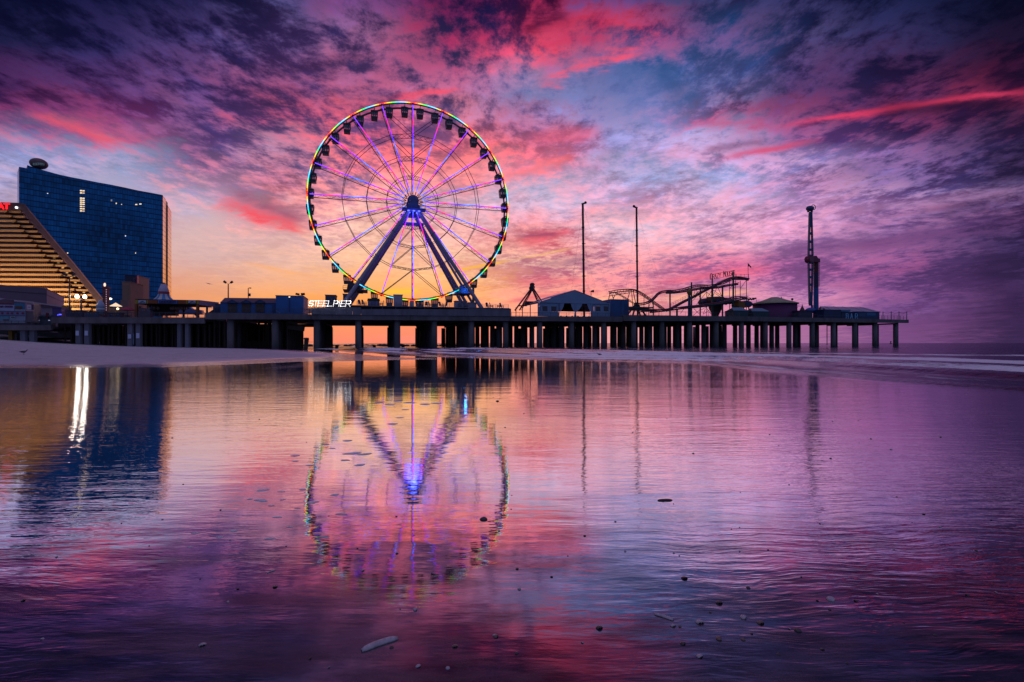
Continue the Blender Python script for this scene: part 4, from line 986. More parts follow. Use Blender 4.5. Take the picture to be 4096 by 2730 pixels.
lamppost(913, 1137, 0, 30, 'twin headed lamp post rising behind the left end of the blue arcade', 'V', w=.2)
lamppost(993, 1153, 0, 30, 'single lamp post with a small box rising behind the blue arcade roof', '1', w=.16)
lamppost(2364, 1166, 0, 24, 'small floodlight pole right of the marquee ridge', 'flood', w=.12)
# floodlights on the arcade box roof
t = thing('floodlight', 'pair of small floodlights on the roof corner of the blue arcade box', 'floodlight', tuple(pp(1201, 1184, 5)))
m = mat('lamp_metal')
for s, p_ in ((-1, 1190), (1, 1212)):
    mb = MB(); mb.tube(pp(1201,1183,5), pp(p_, 1178, 5), .06, n=5); mb.build('arm', m, t)
    mb = MB(); a = pp(p_, 1179, 5); mb.tube(a-PT*.5*s, a+PT*.5*s+Vector((0,0,.2)), .42 if s > 0 else .3, .3, n=8); mb.build('lamp_head', m, t)
# blue utility box beside the marquee
blue = mat('hut_blue', (.012, .10, .34), .55, var=.15); blued = mat('hut_dark_blue', (.01, .045, .16), .6, var=.2); blue2 = mat('hut_blue_side', (.02, .08, .24), .6, var=.15)
t = hut('utility_hut', 'tall blue utility hut between the marquee and the roller coaster', 'hut', 2443, 2516, 1200, 3, 6, blue2, zT(2480), over=.05)
panel(t, 'door', 2483, 2486, 1203, 1262, 2.94, blued); panel(t, 'door', 2498, 2513, 1215, 1262, 2.94, blued)
# ---- roller coaster
rc = thing('roller_coaster', 'red and green steel roller coaster with lift hill and upper deck on the pier', 'roller coaster', tuple(pp(2700, HY, 16)))
rc.location.z = zT(2700)
green = mat('coaster_green', (.01, .055, .06), .5); rail = mat('coaster_rail', (.17, .012, .045), .4)
def smooth(pts, n=6):
    out = []
    for i in range(len(pts)-1):
        p0 = pts[max(0, i-1)]; p1 = pts[i]; p2 = pts[i+1]; p3 = pts[min(len(pts)-1, i+2)]
        for k in range(n):
            s = k/n; out.append(tuple(.5*((2*b)+(-a+c)*s+(2*a-5*b+4*c-d)*s*s+(-a+3*b-3*c+d)*s**3) for a, b, c, d in zip(p0, p1, p2, p3)))
    out.append(pts[-1]); return out
def track(pts, r=.16, gauge=1.2, ties=True, spine=None, drop=.55):
    C_ = [pp(*p) for p in smooth(pts)]
    mb = MB()
    for s in (-.5, .5): mb.path([c + PN*gauge*s*1.0 for c in C_], r, 6)
    if ties:
        for c in C_[::2]: mb.bar(c-PN*gauge*.5, c+PN*gauge*.5, .12)
    mb.build('track', rail, rc)
    if spine:
        mb = MB(); mb.path([c - Vector((0,0,drop)) for c in C_], spine, 8)
        for c in C_[::2]: mb.bar(c, c-Vector((0,0,drop)), .12)
        mb.build('spine_tube', green, rc)
track([(2437,1167,18),(2470,1161,18),(2505,1158,18),(2535,1160,18),(2560,1170,18),(2590,1190,18),(2620,1212,18),(2640,1226,18),(2656,1238,18)], .17, spine=.14, drop=.75)
track([(2462,1172,25),(2490,1186,25),(2520,1205,25),(2545,1222,25)], .12)
track([(2540,1214,12),(2565,1214,13),(2585,1210,14),(2602,1203,15),(2618,1190,16),(2633,1174,17),(2648,1166,18),(2665,1163,18),(2690,1163,18),(2730,1156,18),(2765,1146,18),(2790,1141,18),(2830,1142,18),(2860,1138,18),(2895,1129,18),(2920,1118,18),(2945,1109,18),(2970,1112,18),(2992,1116,18)], .22, spine=.2, drop=.6)
track([(2664,1168,15),(2700,1167,15),(2750,1160,15),(2790,1153,15),(2830,1149,15),(2870,1147,15),(2900,1141,15),(2930,1136,15),(2952,1133,15)], .18, spine=.3, drop=.5)
track([(2665,1240,22),(2690,1230,22),(2730,1208,22),(2770,1188,22),(2810,1166,22),(2845,1148,22),(2880,1130,22),(2915,1114,22),(2935,1109,22),(2965,1111,22),(2993,1117,22)], .25, spine=.22, drop=.6)
track([(2600,1244,10),(2640,1240,10),(2690,1234,10),(2740,1227,10),(2790,1222,10),(2830,1216,10),(2870,1211,10),(2910,1204,10),(2945,1196,10),(2988,1189,10)], .22, spine=.26, drop=.6)
track([(2715,1232,14),(2760,1228,14),(2820,1222,14),(2850,1218,14),(2885,1212,14),(2905,1202,14),(2925,1191,14),(2945,1187,14),(2988,1190,14)], .16, spine=.14)
track([(2660,1240,20),(2640,1241,20),(2600,1246,20),(2560,1248,20)], .2)
mb = MB(); PI_.box(mb, 2517, 2612, 1228, 1233, 10, 6); PI_.box(mb, 2517, 2640, 1236, 1239, 9, 7); mb.build('station_roof', green, rc)
def colm(px, y0, w, d=16, m=green, z1=None):
    a = pp(px, HY, d); mb = MB(); mb.tube((a.x, a.y, zT(px)), (a.x, a.y, pp(px, y0, d).z), w, n=8); mb.build('column', m, rc)
for (p_, y, w, d) in ((2680,1160,.30,16),(2766,1130,.30,16),(2801,1150,.28,16),(2849,1112,.28,16),(2849,1150,.42,17),(2890,1143,.34,16),(2933,1090,.36,17),(2612,1205,.12,16),(2595,1206,.12,16),(2708,1236,.35,10),(2576,1184,.1,18),(2614,1208,.1,18),(2550,1165,.16,19),(2493,1190,.08,24),(2636,1226,.1,17)): colm(p_, y, w, d)
for (p_, y) in ((2918,1122),(2942,1122),(2961,1124),(2986,1118),(2827,1168)): colm(p_, y, .13, 20, redd)
def brace(a, b_, d=16, w=.14, m=green): mb = MB(); mb.bar(pp(a[0],a[1],d), pp(b_[0],b_[1],d), w); mb.build('brace', m, rc)
for a, b_ in (((2526,1161),(2532,1240)),((2532,1161),(2548,1240)),((2518,1172),(2509,1204)),((2438,1183),(2432,1212)),((2441,1170),(2438,1184)),((2450,1184),(2455,1205)),((2460,1182),(2448,1205)),((2438,1184),(2523,1172)),((2438,1172),(2523,1162))): brace(a, b_, 18, .22)
for i in range(10): brace((2440+i*8.5, 1183-i*1.2 if i % 2 else 1172-i*1.1), (2448.5+i*8.5, 1172-i*1.1 if i % 2 else 1182-i*1.2), 18, .1)
for a, b_ in (((2603,1206),(2595,1232)),((2605,1206),(2616,1230)),((2781,1162),(2770,1195)),((2786,1162),(2801,1195)),((2801,1166),(2822,1152)),((2770,1205),(2800,1172)),((2827,1168),(2801,1200)),((2827,1170),(2849,1188)),((2849,1160),(2830,1190)),((2827,1190),(2849,1188)),((2849,1158),(2890,1188)),((2871,1150),(2890,1192)),((2868,1150),(2850,1190)),((2770,1190),(2795,1165)),((2801,1195),(2785,1222)),((2774,1262),(2801,1238)),((2775,1235),(2798,1258)),((2801,1242),(2840,1222)),((2814,1258),(2849,1232)),((2825,1232),(2846,1260)),((2822,1236),(2812,1258)),((2740,1230),(2722,1255)),((2918,1156),(2936,1136)),((2918,1155),(2942,1151)),((2961,1156),(2984,1124)),((2961,1157),(2986,1153)),((2918,1228),(2942,1204)),((2918,1230),(2942,1228)),((2890,1206),(2905,1222)),((2890,1195),(2862,1175))): brace(a, b_, 19, .13)
# walkway railings up the lift hill and round the top deck
mb = MB()
for (a, b_) in (((2684,1220),(2750,1188)),((2684,1214),(2750,1182)),((2868,1130),(2920,1104)),((2770,1180),(2800,1165))): mb.bar(pp(a[0],a[1],24), pp(b_[0],b_[1],24), .07)
for i in range(8): p_ = 2684+i*9.4; mb.bar(pp(p_, 1214-i*4.6, 24), pp(p_, 1228-i*4.6, 24), .06)
mb.build('walkway_rail', redd, rc)
mb = MB(); mb.bar(pp(2940,1097,23), pp(2996,1100,23), .09); mb.bar(pp(2940,1104,23), pp(2996,1106,23), .07)
for p_ in (2942,2946,2964,2977,2995): mb.bar(pp(p_,1097,23), pp(p_,1117,23), .09)
mb.build('deck_rail', redd, rc)
mb = MB(); mb.hexa([pp(2930,1121,15), pp(2996,1122,15), pp(2996,1122,23), pp(2930,1121,23), pp(2930,1115,15), pp(2996,1113,15), pp(2996,1113,23), pp(2930,1115,23)]); mb.build('top_deck', redd, rc)
cs = thing('ride_sign', 'outlined sign reading CRAZY MOUSE raised over the roller coaster', 'sign', tuple(pp(2890, 1110, 16)))
smt = mat('sign_letter', (.10, .09, .16), .5)
chars = 'CRAZY MOUSE'; x0, x1 = 2842, 2937
for i, ch in enumerate(chars):
    if ch == ' ': continue
    a = x0 + (x1-x0)*i/len(chars); w = (x1-x0)/len(chars)*.74; f0 = (a-x0)/(x1-x0); f1 = (a+w-x0)/(x1-x0)
    big_ = 1.2 if ch in 'CM' else .9
    A_ = pp(a, 1119-17*f0-2, 15.5); B2 = pp(a+w, 1119-17*f1-2, 15.5); T_ = pp(a, 1119-17*f0-2-18*big_, 15.5)
    mb = MB(); letter(mb, ch, A_, B2-A_, T_-A_, .17); mb.build('letter', smt, cs)
mb = MB(); mb.bar(pp(2840,1120,16), pp(2939,1102,16), .12); mb.bar(pp(2840,1100,16), pp(2939,1081,16), .12); mb.bar(pp(2840,1120,16), pp(2840,1100,16), .12); mb.bar(pp(2939,1102,16), pp(2939,1081,16), .12)
mb.bar(pp(2849,1136,16.2), pp(2849,1100,16.2), .3); mb.bar(pp(2933,1112,16.2), pp(2933,1082,16.2), .3); mb.build('frame', dark_steel, cs)
fl = thing('flag', 'dark flag blowing on a pole at the top deck of the roller coaster', 'flag', tuple(pp(2993, 1115, 20)))
mb = MB(); mb.tube(pp(2993,1115,20), pp(2992,1053,20), .09, n=6); mb.build('pole', black, fl)
mb = MB(); pts = [(2992,1054),(2997,1058),(3001,1063),(3005,1067)]; 
for (a, b_), (a2, b2) in zip(pts, pts[1:]): 
    c1, c2, c3, c4 = pp(a,b_,20), pp(a2,b2,20.3), pp(a2,b2+7,20.3), pp(a,b_+15 if a == 2992 else b_+8,20); mb.add([c1,c2,c3,c4, c1+PN*.05,c2+PN*.05,c3+PN*.05,c4+PN*.05], [(0,1,2,3),(7,6,5,4),(0,4,5,1),(1,5,6,2),(2,6,7,3),(3,7,4,0)])
mb.build('cloth', mat('flag_cloth', (.06, .01, .04), .8), fl)
# castle post
t = thing('castle_post', 'blue ride post crowned with a small yellow castle top', 'post', tuple(pp(2757, HY, 12))); t.location.z = zT(2757)
mb = MB(); a = pp(2757, HY, 12); mb.tube((a.x,a.y,zT(2757)), (a.x,a.y,pp(2757,1182,12).z), .55, .45, n=10); mb.build('shaft', blued, t)
mb = MB(); z_ = pp(2757,1182,12).z; mb.lathe([(.5,0),(.9,1.0),(.9,1.6),(0,1.6)], (a.x,a.y,z_), 10)
for k in range(5): mb.tube((a.x+.75*cos(k*1.26), a.y+.75*sin(k*1.26), z_+1.6), (a.x+.75*cos(k*1.26), a.y+.75*sin(k*1.26), z_+2.3), .16, .02, n=5)
mb.build('castle_top', mat('castle_yellow', (.22, .14, .02), .6), t)
# balloon-style ride with striped cone roof
t = thing('carousel_ride', 'ride with a blue and white striped cone roof behind the coaster supports', 'ride', tuple(pp(2862, HY, 26))); t.location.z = zT(2862)
a = pp(2862, HY, 26); zt = pp(2862,1189,26).z; zb_ = pp(2862,1211,26).z
for k in range(12):
    mb = MB(); t0, t1 = 2*pi*k/12, 2*pi*(k+1)/12; r_, rt = 3.4, .9
    P4 = [Vector((a.x+r*cos(q), a.y+r*sin(q), z)) for r, q, z in ((r_,t0,zb_),(r_,t1,zb_),(rt,t1,zt),(rt,t0,zt))]
    mb.add(P4, [(0,1,2,3)]); mb.build('roof_panel', mat('cone_blue', (.02,.05,.35), .6) if k % 2 else mat('cone_white', (.42,.45,.62), .7), t)
mb = MB(); mb.lathe([(0,0),(1.2,0),(1.2,1.8),(2.6,4.8),(2.8,6.2),(6.3,6.6),(6.6,7.6),(6.0,8.6),(3.3,9.0),(3.3,9.3)], (a.x,a.y,zT(2862)), 18); mb.build('turntable', mat('carousel_body', (.05,.03,.03), .6), t)
for k in range(14):
    q_ = 2*pi*k/14; mb = MB(); mb.ball((a.x+5.9*cos(q_), a.y+5.9*sin(q_), zT(2862)+7.3), .95, n=8, m=6); mb.build('seat', mat('carousel_red', (.12,.02,.01), .6) if k % 2 else mat('carousel_blue', (.02,.04,.16), .6), t)
# yellow ship ride
t = thing('ship_ride', 'ochre and dark boat shaped ride car at the right end of the coaster', 'ride', tuple(pp(2982, HY, 18))); t.location.z = zT(2982)
mb = MB(); mb.prism([pp(2954,1203,17), pp(2978,1206,17), pp(3003,1206,17), pp(3012,1216,17), pp(3000,1230,17), pp(2960,1232,17), pp(2954,1226,17)], PN*4); mb.build('hull', mat('ship_ochre', (.22,.10,.015), .6), t)
mb = MB(); mb.prism([pp(2978,1206,16.9), pp(2992,1202,16.9), pp(3008,1210,16.9), pp(3014,1218,16.9), pp(3004,1228,16.9), pp(2984,1226,16.9)], PN*4.2); mb.build('bow', mat('ship_blue', (.02,.03,.10), .5), t)
mb = MB(); mb.bar(pp(2970,1262,18), pp(2975,1230,18), .35); mb.bar(pp(3000,1262,18), pp(2994,1228,18), .35); mb.build('support', black, t)
t = thing('scroll_sign', 'small dark scrollwork sign frame above the magenta pavilion edge', 'sign', tuple(pp(3000, 1196, 24)))
mb = MB(); rn = random.Random(5); z = [pp(2975+i*3.6, 1196+rn.uniform(-5, 5), 24) for i in range(15)]; mb.path(z, .13, 5)
for i in range(12): c = pp(2977+i*4.2, 1197+rn.uniform(-3, 4), 24); mb.ball(c, .34, n=6, m=5)
mb.bar(pp(3024,1196,24), pp(3027,1212,24), .1); mb.build('scroll', black, t)
mb = MB(); mb.bar(pp(2985,1240,24), pp(2985,1198,24), .12); mb.build('post', black, t)
# magenta round pavilion
t = thing('round_pavilion', 'round magenta pavilion with a low pale cone roof', 'pavilion', tuple(pp(3098, HY, 16))); t.location.z = zT(3098)
a = pp(3098, HY, 16); rr = 85/F*PI_.Y(3098, 16)*.98; zw = pp(3098,1216,16).z
mb = MB(); mb.lathe([(rr*.96, 0), (rr*.96, zw-zT(3098)), (0, zw-zT(3098))], (a.x,a.y,zT(3098)), 40); mb.build('wall', mat('pavilion_magenta', (.10,.008,.09), .6, var=.2), t)
mb = MB(); mb.lathe([(rr*1.04,-.25),(rr*1.04,.1),(rr*.6,1.2),(rr*.15,2.6),(0,2.7)], (a.x,a.y,zw), 40); mb.build('roof', mat('pavilion_roof', (.34,.32,.20), .6, var=.3), t)
mb = MB(); mb.lathe([(.5,0),(.25,1.6),(.0,2.4)], tuple(pp(3125,1210,14)), 8); mb.build('finial', black, t)
mb = MB(); mb.tube(pp(3169,1214,16), pp(3169,1200,16), .1, n=5); mb.ball(pp(3169,1198,16), .5, n=8, m=6); mb.box(tuple(pp(3160,1210,16)), (2.4,1,.8)); mb.box(tuple(pp(3150,1212,16)), (1,1,.5)); mb.build('roof_fitting', black, t)
t = hut('totem_booth', 'small dark carved booth at the right edge of the magenta pavilion', 'booth', 3180, 3190, 1230, 10, 2, mat('totem', (.05,.03,.02), .7), zT(3185)); panel(t, 'panel', 3182, 3188, 1236, 1252, 9.9, mat('ship_ochre'))
for (x0, x1, y0, lab) in ((2937,2992,1232,'teal stall with pale sloping roof below the ship ride'),(3011,3076,1235,'dark green stall with pale blue roof in front of the magenta pavilion')):
    t = hut('stall', lab, 'stall', x0, x1, y0+12, 3, 5, mat('stall_green', (.008,.05,.065), .6, var=.2), zT(3000))
    mb = MB(); A_ = pp(x0, y0+12, 2.8); B2 = pp(x1, y0+12, 2.8); mb.prism([A_-PT*.2, B2+PT*.2, B2-PT*.9+PN*2.5+Vector((0,0,1.25)), A_+PT*.9+PN*2.5+Vector((0,0,1.25))], Vector((0,0,.12))); mb.build('sloped_roof', mat('stall_roof', (.12,.20,.30), .6), t)
    mb = MB(); mb.prism([A_+PN*.3, A_+PT*.9+PN*2.5+Vector((0,0,1.2)), A_+PN*5], PT*.1); mb.build('gable', mat('stall_green'), t)
t = hut('dark_stall', 'low dark stalls between the pavilion and the tower ride', 'stall', 3196, 3250, 1245, 5, 4, mat('dark_stall_m', (.03,.03,.07), .7), zT(3220)); mb = MB(); mb.lathe([(1.0,0),(.25,1.5),(0,2.6)], tuple(pp(3209,1243,6)), 8); mb.build('finial', mat('finial_red', (.08,.01,.02), .6), t)
# tower ride: red-blue tower with a double-ended arm
t = thing('tower_ride', 'tall blue and red ride tower with a rotating lattice arm near the pier end', 'ride', tuple(pp(3264, HY, 12))); t.location.z = zT(3264)
a = pp(3264, HY, 12); zt = pp(3264,1050,12).z; z1_ = pp(3264,1093,12).z; z2_ = pp(3264,1152,12).z; z3 = zT(3264)
rr = 8.6/F*PI_.Y(3264, 12)
for (za, zb2, ra, rb, m_, nm) in ((z1_, zt, rr, rr, mat('tower_maroon', (.10,.01,.04), .5), 'tower_top'), (z2_, z1_, rr*1.02, rr, mat('tower_navy', (.02,.02,.09), .5), 'tower_middle'), (z3+4, z2_, rr*1.1, rr*1.02, mat('tower_blue', (.015,.08,.30), .5), 'tower_shaft')):
    mb = MB(); mb.tube((a.x,a.y,za), (a.x,a.y,zb2), ra, rb, n=16); mb.build(nm, m_, t)
mb = MB(); mb.tube((a.x,a.y,z3), (a.x,a.y,z3+4), rr*1.35, rr*1.1, n=16); mb.build('tower_base', mat('tower_blue'), t)
mb = MB(); mb.prism([pp(3253,1048,10.5), pp(3281,1050,10.5), pp(3281,1036,10.5), pp(3273,1034,10.5), pp(3267,1024,10.5), pp(3257,1024,10.5), pp(3253,1032,10.5)], PN*3); mb.build('drive_housing', mat('tower_magenta', (.16,.015,.06), .5), t)
mb = MB(); mb.bar(pp(3274,1050,10), pp(3274,1148,10), .12); mb.bar(pp(3278,1050,10), pp(3278,1148,10), .1)
for k in range(10): mb.bar(pp(3274,1055+k*9.5,10), pp(3278,1055+k*9.5,10), .08)
mb.build('ladder', dark_steel, t)
d = 8.5
mb = MB(); c = pp(3239,1038,d); mb.tube(c-PN*.9, c+PN*1.2, 14.5/F*PI_.Y(3239,d), n=20); mb.build('arm_disc', mat('tower_magenta'), t)
mb = MB(); mb.tube(c-PN*1.0, c-PN*.9, 11/F*PI_.Y(3239,d), n=20); mb.build('disc_face', mat('disc_face', (.20,.05,.10), .5), t)
mb = MB(); mb.tube(c+PN*1.2, pp(3264,1038,12), .7, n=10); mb.build('axle', dark_steel, t)
def wy(y): return 5.0 + 5.0*max(0, 1-abs(y-1038)/190.0) if abs(y-1038) < 190 else 5.0
for (ys_, nm, m_) in (([853,880,905,935,968,1000,1024], 'upper_arm', mat('arm_blue', (.02,.06,.16), .5)), ([1052,1080,1110,1140,1175,1205,1219], 'lower_arm', mat('arm_blue'))):
    mb = MB()
    for y0, y1 in zip(ys_, ys_[1:]):
        for s in (-1, 1): mb.bar(pp(3242-(abs(y0-1038)-0)*0+s*(wy(y0)-1.6), y0, d), pp(3242+s*(wy(y1)-1.6), y1, d), .42, .9)
    for y0 in ys_: mb.bar(pp(3242-wy(y0)+1, y0, d), pp(3242+wy(y0)-1, y0, d), .55, .9)
    if nm == 'upper_arm': mb.hexa([pp(3238,905,d-.3), pp(3247,905,d-.3), pp(3247,905,d+.3), pp(3238,905,d+.3), pp(3238,853,d-.3), pp(3246,853,d-.3), pp(3246,853,d+.3), pp(3238,853,d+.3)])
    else: mb.hexa([pp(3238,1219,d-.3), pp(3246,1219,d-.3), pp(3246,1219,d+.3), pp(3238,1219,d+.3), pp(3237,1170,d-.3), pp(3247,1170,d-.3), pp(3247,1170,d+.3), pp(3237,1170,d+.3)])
    mb.build(nm, m_, t)
mb = MB(); mb.path([pp(3243,855,d), pp(3247,848,d), pp(3248,838,d)], .4, 8); c = pp(3240,835,d); mb.ball(c, 1.35, 1.15, .9, .8, n=12, m=8); mb.build('gondola_upper', mat('arm_blue'), t)
mb = MB(); c2 = pp(3254,830,d)
for k in range(10): q1, q2 = 2*pi*k/10, 2*pi*(k+1)/10; mb.tube(c2+PT*1.0*cos(q1)+Vector((0,0,1.0*sin(q1))), c2+PT*1.0*cos(q2)+Vector((0,0,1.0*sin(q2))), .14, n=5)
mb.ball(pp(3233,845,d), .5, n=8, m=6); mb.build('seat_cage', mat('cage_ochre', (.16,.08,.03), .5), t)
mb = MB(); mb.path([pp(3243,1219,d), pp(3248,1223,d), pp(3248,1240,d)], .4, 8); mb.ball(pp(3242,1243,d), 1.6, 1.3, .9, .7, n=12, m=8); mb.build('gondola_lower', mat('tower_blue'), t)
# striped tent, blue bar huts
t = thing('striped_tent', 'long pale roofed tent with a red and white striped gable near the pier end', 'tent', tuple(pp(3400, HY, 16))); t.location.z = zT(3400)
R0, R1 = pp(3281,1226,18), pp(3455,1230,18); E0, E1 = pp(3276,1250,8), pp(3522,1250,8)
mb = MB(); mb.add([pp(3300,1250,8), pp(3522,1252,8), pp(3516,1247,14), R1, R0], [(0,1,2,3,4)]); mb.add([R0, R1, pp(3516,1247,14), pp(3530,1250,30), pp(3276,1245,30)], [(0,1,2,3,4)]); mb.build('roof', mat('tent_roof', (.42,.32,.44), .7, var=.15, vscale=.3), t)
for k in range(7):
    mb = MB(); x0 = 3276+k*8; yt = 1228+max(0, k-1)*3.4 if k else 1232
    mb.prism([pp(x0,yt+(2 if k else 0),8), pp(x0+8,1228+k*3.4,8), pp(x0+8,1264,8), pp(x0,1264,8)], PN*.1); mb.build('stripe', mat('stripe_red', (.25,.012,.03), .7) if k % 2 == 0 else mat('stripe_white', (.42,.42,.52), .7), t)
mb = MB()
for k in range(5): a_, b2 = R0.lerp(R1, (k+.5)/5), pp(3300,1250,8).lerp(pp(3522,1252,8), (k+.9)/5.2); mb.tube(a_+Vector((0,0,.05)), b2+Vector((0,0,.05)), .07, n=4)
mb.build('roof_rib', mat('rib', (.16,.10,.18), .7), t)
t = hut('bar_hut', 'dark blue hut left of the BAR letters', 'hut', 3296, 3364, 1241, 3, 5, mat('bar_navy', (.008,.025,.09), .6, var=.2), zT(3330)); panel(t, 'panel', 3365, 3402, 1240, 1247, 3.2, mat('bar_pale', (.10,.20,.34), .6), 3)
t = hut('bar_hut', 'dark blue hut behind the BAR letters', 'hut', 3366, 3430, 1250, 3.5, 5, mat('bar_navy'), zT(3400))
t = hut('bar_hut', 'blue hut with a pale shutter right of the BAR letters', 'hut', 3431, 3518, 1249, 2.5, 5, mat('bar_blue', (.01,.05,.15), .6, var=.2), zT(3470)); panel(t, 'shutter', 3468, 3503, 1252, 1263, 2.4, mat('bar_shutter', (.03,.13,.32), .6)); panel(t, 'shutter', 3436, 3462, 1253, 1268, 2.4, mat('bar_shutter2', (.02,.07,.17), .6))
bs = thing('bar_sign', 'pale blue sign reading BAR facing the beach near the pier end', 'sign', tuple(pp(3407, 1265, 0)))
for ch, x0 in (('B',3384.5),('A',3402),('R',3421)):
    A_ = pp(x0, 1276, -.15); B2 = pp(x0+8.5, 1276, -.15); T_ = pp(x0, 1255.5, -.15); mb = MB(); letter(mb, ch, A_, B2-A_, T_-A_, .23); mb.build('letter', mat('bar_letter', (.20,.50,.80), .5), bs)
t = thing('ladder', 'thin dark service ladder hanging from the pier beside a column near the outer end', 'ladder', tuple(pp(3308, 1380, 3))); mb = MB()
for p_ in (3306.5, 3310): mb.bar(pp(p_,1300,3), pp(p_,1383,3), .1)
mb.build('stile', black, t); mb = MB()
for k in range(12): mb.bar(pp(3306.5,1303+k*6.5,3), pp(3310,1303+k*6.5,3), .08)
mb.build('rung', black, t)
# ------------------------------------------------------------------ arcade, dodgems and the boardwalk stalls
z0 = zT(1000)
t = thing('arcade', 'low blue arcade with three shuttered gables and grey hipped roof', 'arcade', tuple(pp(990, HY, 4))); t.location.z = z0
mb = MB(); PI_.box(mb, 881, 1103, 1210, 0, 3, 12, z0=z0); mb.build('wall', blue, t)
A_, B2 = pp(880,1211,2.6), pp(1104,1213,2.6); C1, C2 = pp(899,1192,8), pp(1104,1194,8)
mb = MB(); mb.hexa([A_, B2, B2+PN*13, A_+PN*13, C1, C2, C2+PN*2, C1+PN*2]); mb.build('roof', mat('arcade_roof', (.10,.06,.10), .8, var=.25), t)
for x0 in (911, 967, 1022):
    mb = MB(); x1 = x0+36; mb.prism([pp(x0-2,1212,2.3), pp(x1+2,1212,2.3), pp(x1-1,1206,2.3), pp((x0+x1)/2,1201,2.3), pp(x0+1,1206,2.3)], PN*3); g_ = mb.build('gable', blue, t)
    mb = MB(); mb.bar(pp(x0-3,1210,2.1), pp((x0+x1)/2,1200,2.1), .22); mb.bar(pp((x0+x1)/2,1200,2.1), pp(x1+3,1210,2.1), .22); mb.build('gable_trim', mat('arcade_roof'), g_)
    panel(t, 'shutter', x0, x1, 1213, 1250, 2.8, mat('shutter_tan', (.07,.05,.045), .8, var=.3, vscale=2), .2)
panel(t, 'door', 1088, 1100, 1219, 1250, 2.8, blued, .2)
t = hut('arcade_box', 'taller plain blue box building at the right end of the arcade', 'building', 1103, 1214, 1185, 2.2, 11, blue, z0, roofm=mat('arcade_roof'), over=.1)
mb = MB(); PI_.box(mb, 1156, 1160, 1187, 1250, 2.05, .15); mb.build('seam', blued, t)
mb = MB(); PI_.box(mb, 1154.5, 1160.5, 1187, 1190.5, 1.95, .15); mb.build('wall_lamp', mat('wall_lamp', (1,.8,.6), emit=(1,.75,.5), es=1.6), t)
a_ = pp(1214,1187,2.2); mb = MB(); mb.prism([pp(1214.5,1187,2.3), pp(1214.5,1187,2.3)+PN*10-Vector((0,0,.0)), (pp(1214.5,1187,2.3)+PN*10)*1, pp(1214.5,1249,2.3)], PT*.02)
t = thing('stair', 'pale slanting stair rails left of the bulb sign', 'stair', tuple(pp(1232,1258,.2))); mb = MB()
mb.bar(pp(1208,1252,.4), pp(1232,1236,.4), .14); mb.bar(pp(1104,1243,.4), pp(1120,1252,.4), .1)
for k in range(4): mb.bar(pp(1232,1236+k*5.5,.2), pp(1246,1236+k*5.5,.2), .35)
mb.build('rail', mat('rail_light'), t)
t = hut('small_hut', 'small grey blue hut at the left end of the arcade', 'hut', 852, 880, 1218, 9, 3, mat('hut_slate', (.09,.10,.19), .7), z0)
mb = MB(); mb.prism([pp(832,1252,3), pp(882,1252,3), pp(882,1228,3), pp(866,1230,3)], PN*3); tag(mb.build('covered_ramp', mat('ramp_navy', (.015,.02,.07), .8)), 'dark navy covered ramp leaning on the left end of the arcade', 'ramp')
# dodgem pavilion
z0 = zT(680); d0 = 4.0; dep = 12
t = thing('dodgem_pavilion', 'open dodgem pavilion with a colourful sign band and blue striped spire roof', 'pavilion', tuple(pp(680, HY, 9))); t.location.z = z0
def band(nm, x0, x1, y0, y1, m, off=0.0, dd=.12): 
    mb = MB(); PI_.box(mb, x0, x1, y0, y1, d0-off, dd); return mb.build(nm, m, t)
mb = MB(); PI_.box(mb, 541, 795, 1199, 1217, d0, dep); mb.build('canopy', mat('canopy_dark', (.03,.012,.012), .7), t)
yel = mat('band_yellow', (.30,.24,.01), .6); org = mat('band_orange', (.22,.05,.01), .6, var=.3, vscale=1.5)
band('band_panel', 541, 551, 1200, 1215, yel, .14); band('band_panel', 786, 795, 1201, 1217, yel, .14); band('band_panel', 587, 592, 1201, 1215, yel, .14); band('band_panel', 745, 750, 1201, 1216, yel, .14)
band('band_panel', 592, 630, 1201, 1215, org, .13); band('band_panel', 710, 745, 1202, 1216, org, .13)
for x0, x1 in ((553,584),(753,782)):
    b_ = band('picture_panel', x0, x1, 1202, 1214, mat('picture_white', (.45,.46,.55), .6), .16)
    mb = MB(); xc = (x0+x1)/2; mb.prism([pp(x0+4,1212,d0-.2), pp(x0+7,1208,d0-.2), pp(xc-4,1206,d0-.2), pp(xc+2,1204.5,d0-.2), pp(xc+8,1208,d0-.2), pp(x1-3,1210,d0-.2), pp(x1-4,1212.5,d0-.2), pp(xc+4,1210.5,d0-.2), pp(xc-6,1212.5,d0-.2)], PN*.03); mb.build('car_picture', mat('picture_blue', (.04,.10,.16), .6), b_)
sb = band('sign_board', 632, 708, 1201, 1215, mat('sign_blue', (.03,.16,.50), .5), .2)
for i, ch in enumerate('DODGEM'):
    A_ = pp(638+i*11, 1211.8, d0-.32); B2 = pp(638+i*11+8, 1211.8, d0-.32); T_ = pp(638+i*11, 1204, d0-.32); mb = MB(); letter(mb, ch, A_, B2-A_, T_-A_, .16); mb.build('letter', mat('sign_maroon', (.08,.015,.05), .5), sb)
mb = MB(); A_ = pp(796,1201,d0); mb.hexa([A_-Vector((0,0,1.3)), A_+PT*3.2+PN*6-Vector((0,0,1.6)), A_+PT*3.2+PN*6.3-Vector((0,0,1.6)), A_+PN*.3-Vector((0,0,1.3)), A_, A_+PT*3.2+PN*6-Vector((0,0,.1)), A_+PT*3.2+PN*6.3-Vector((0,0,.1)), A_+PN*.3]); mb.build('end_panel', mat('end_pink', (.40,.22,.34), .6, var=.3, vscale=2), t)
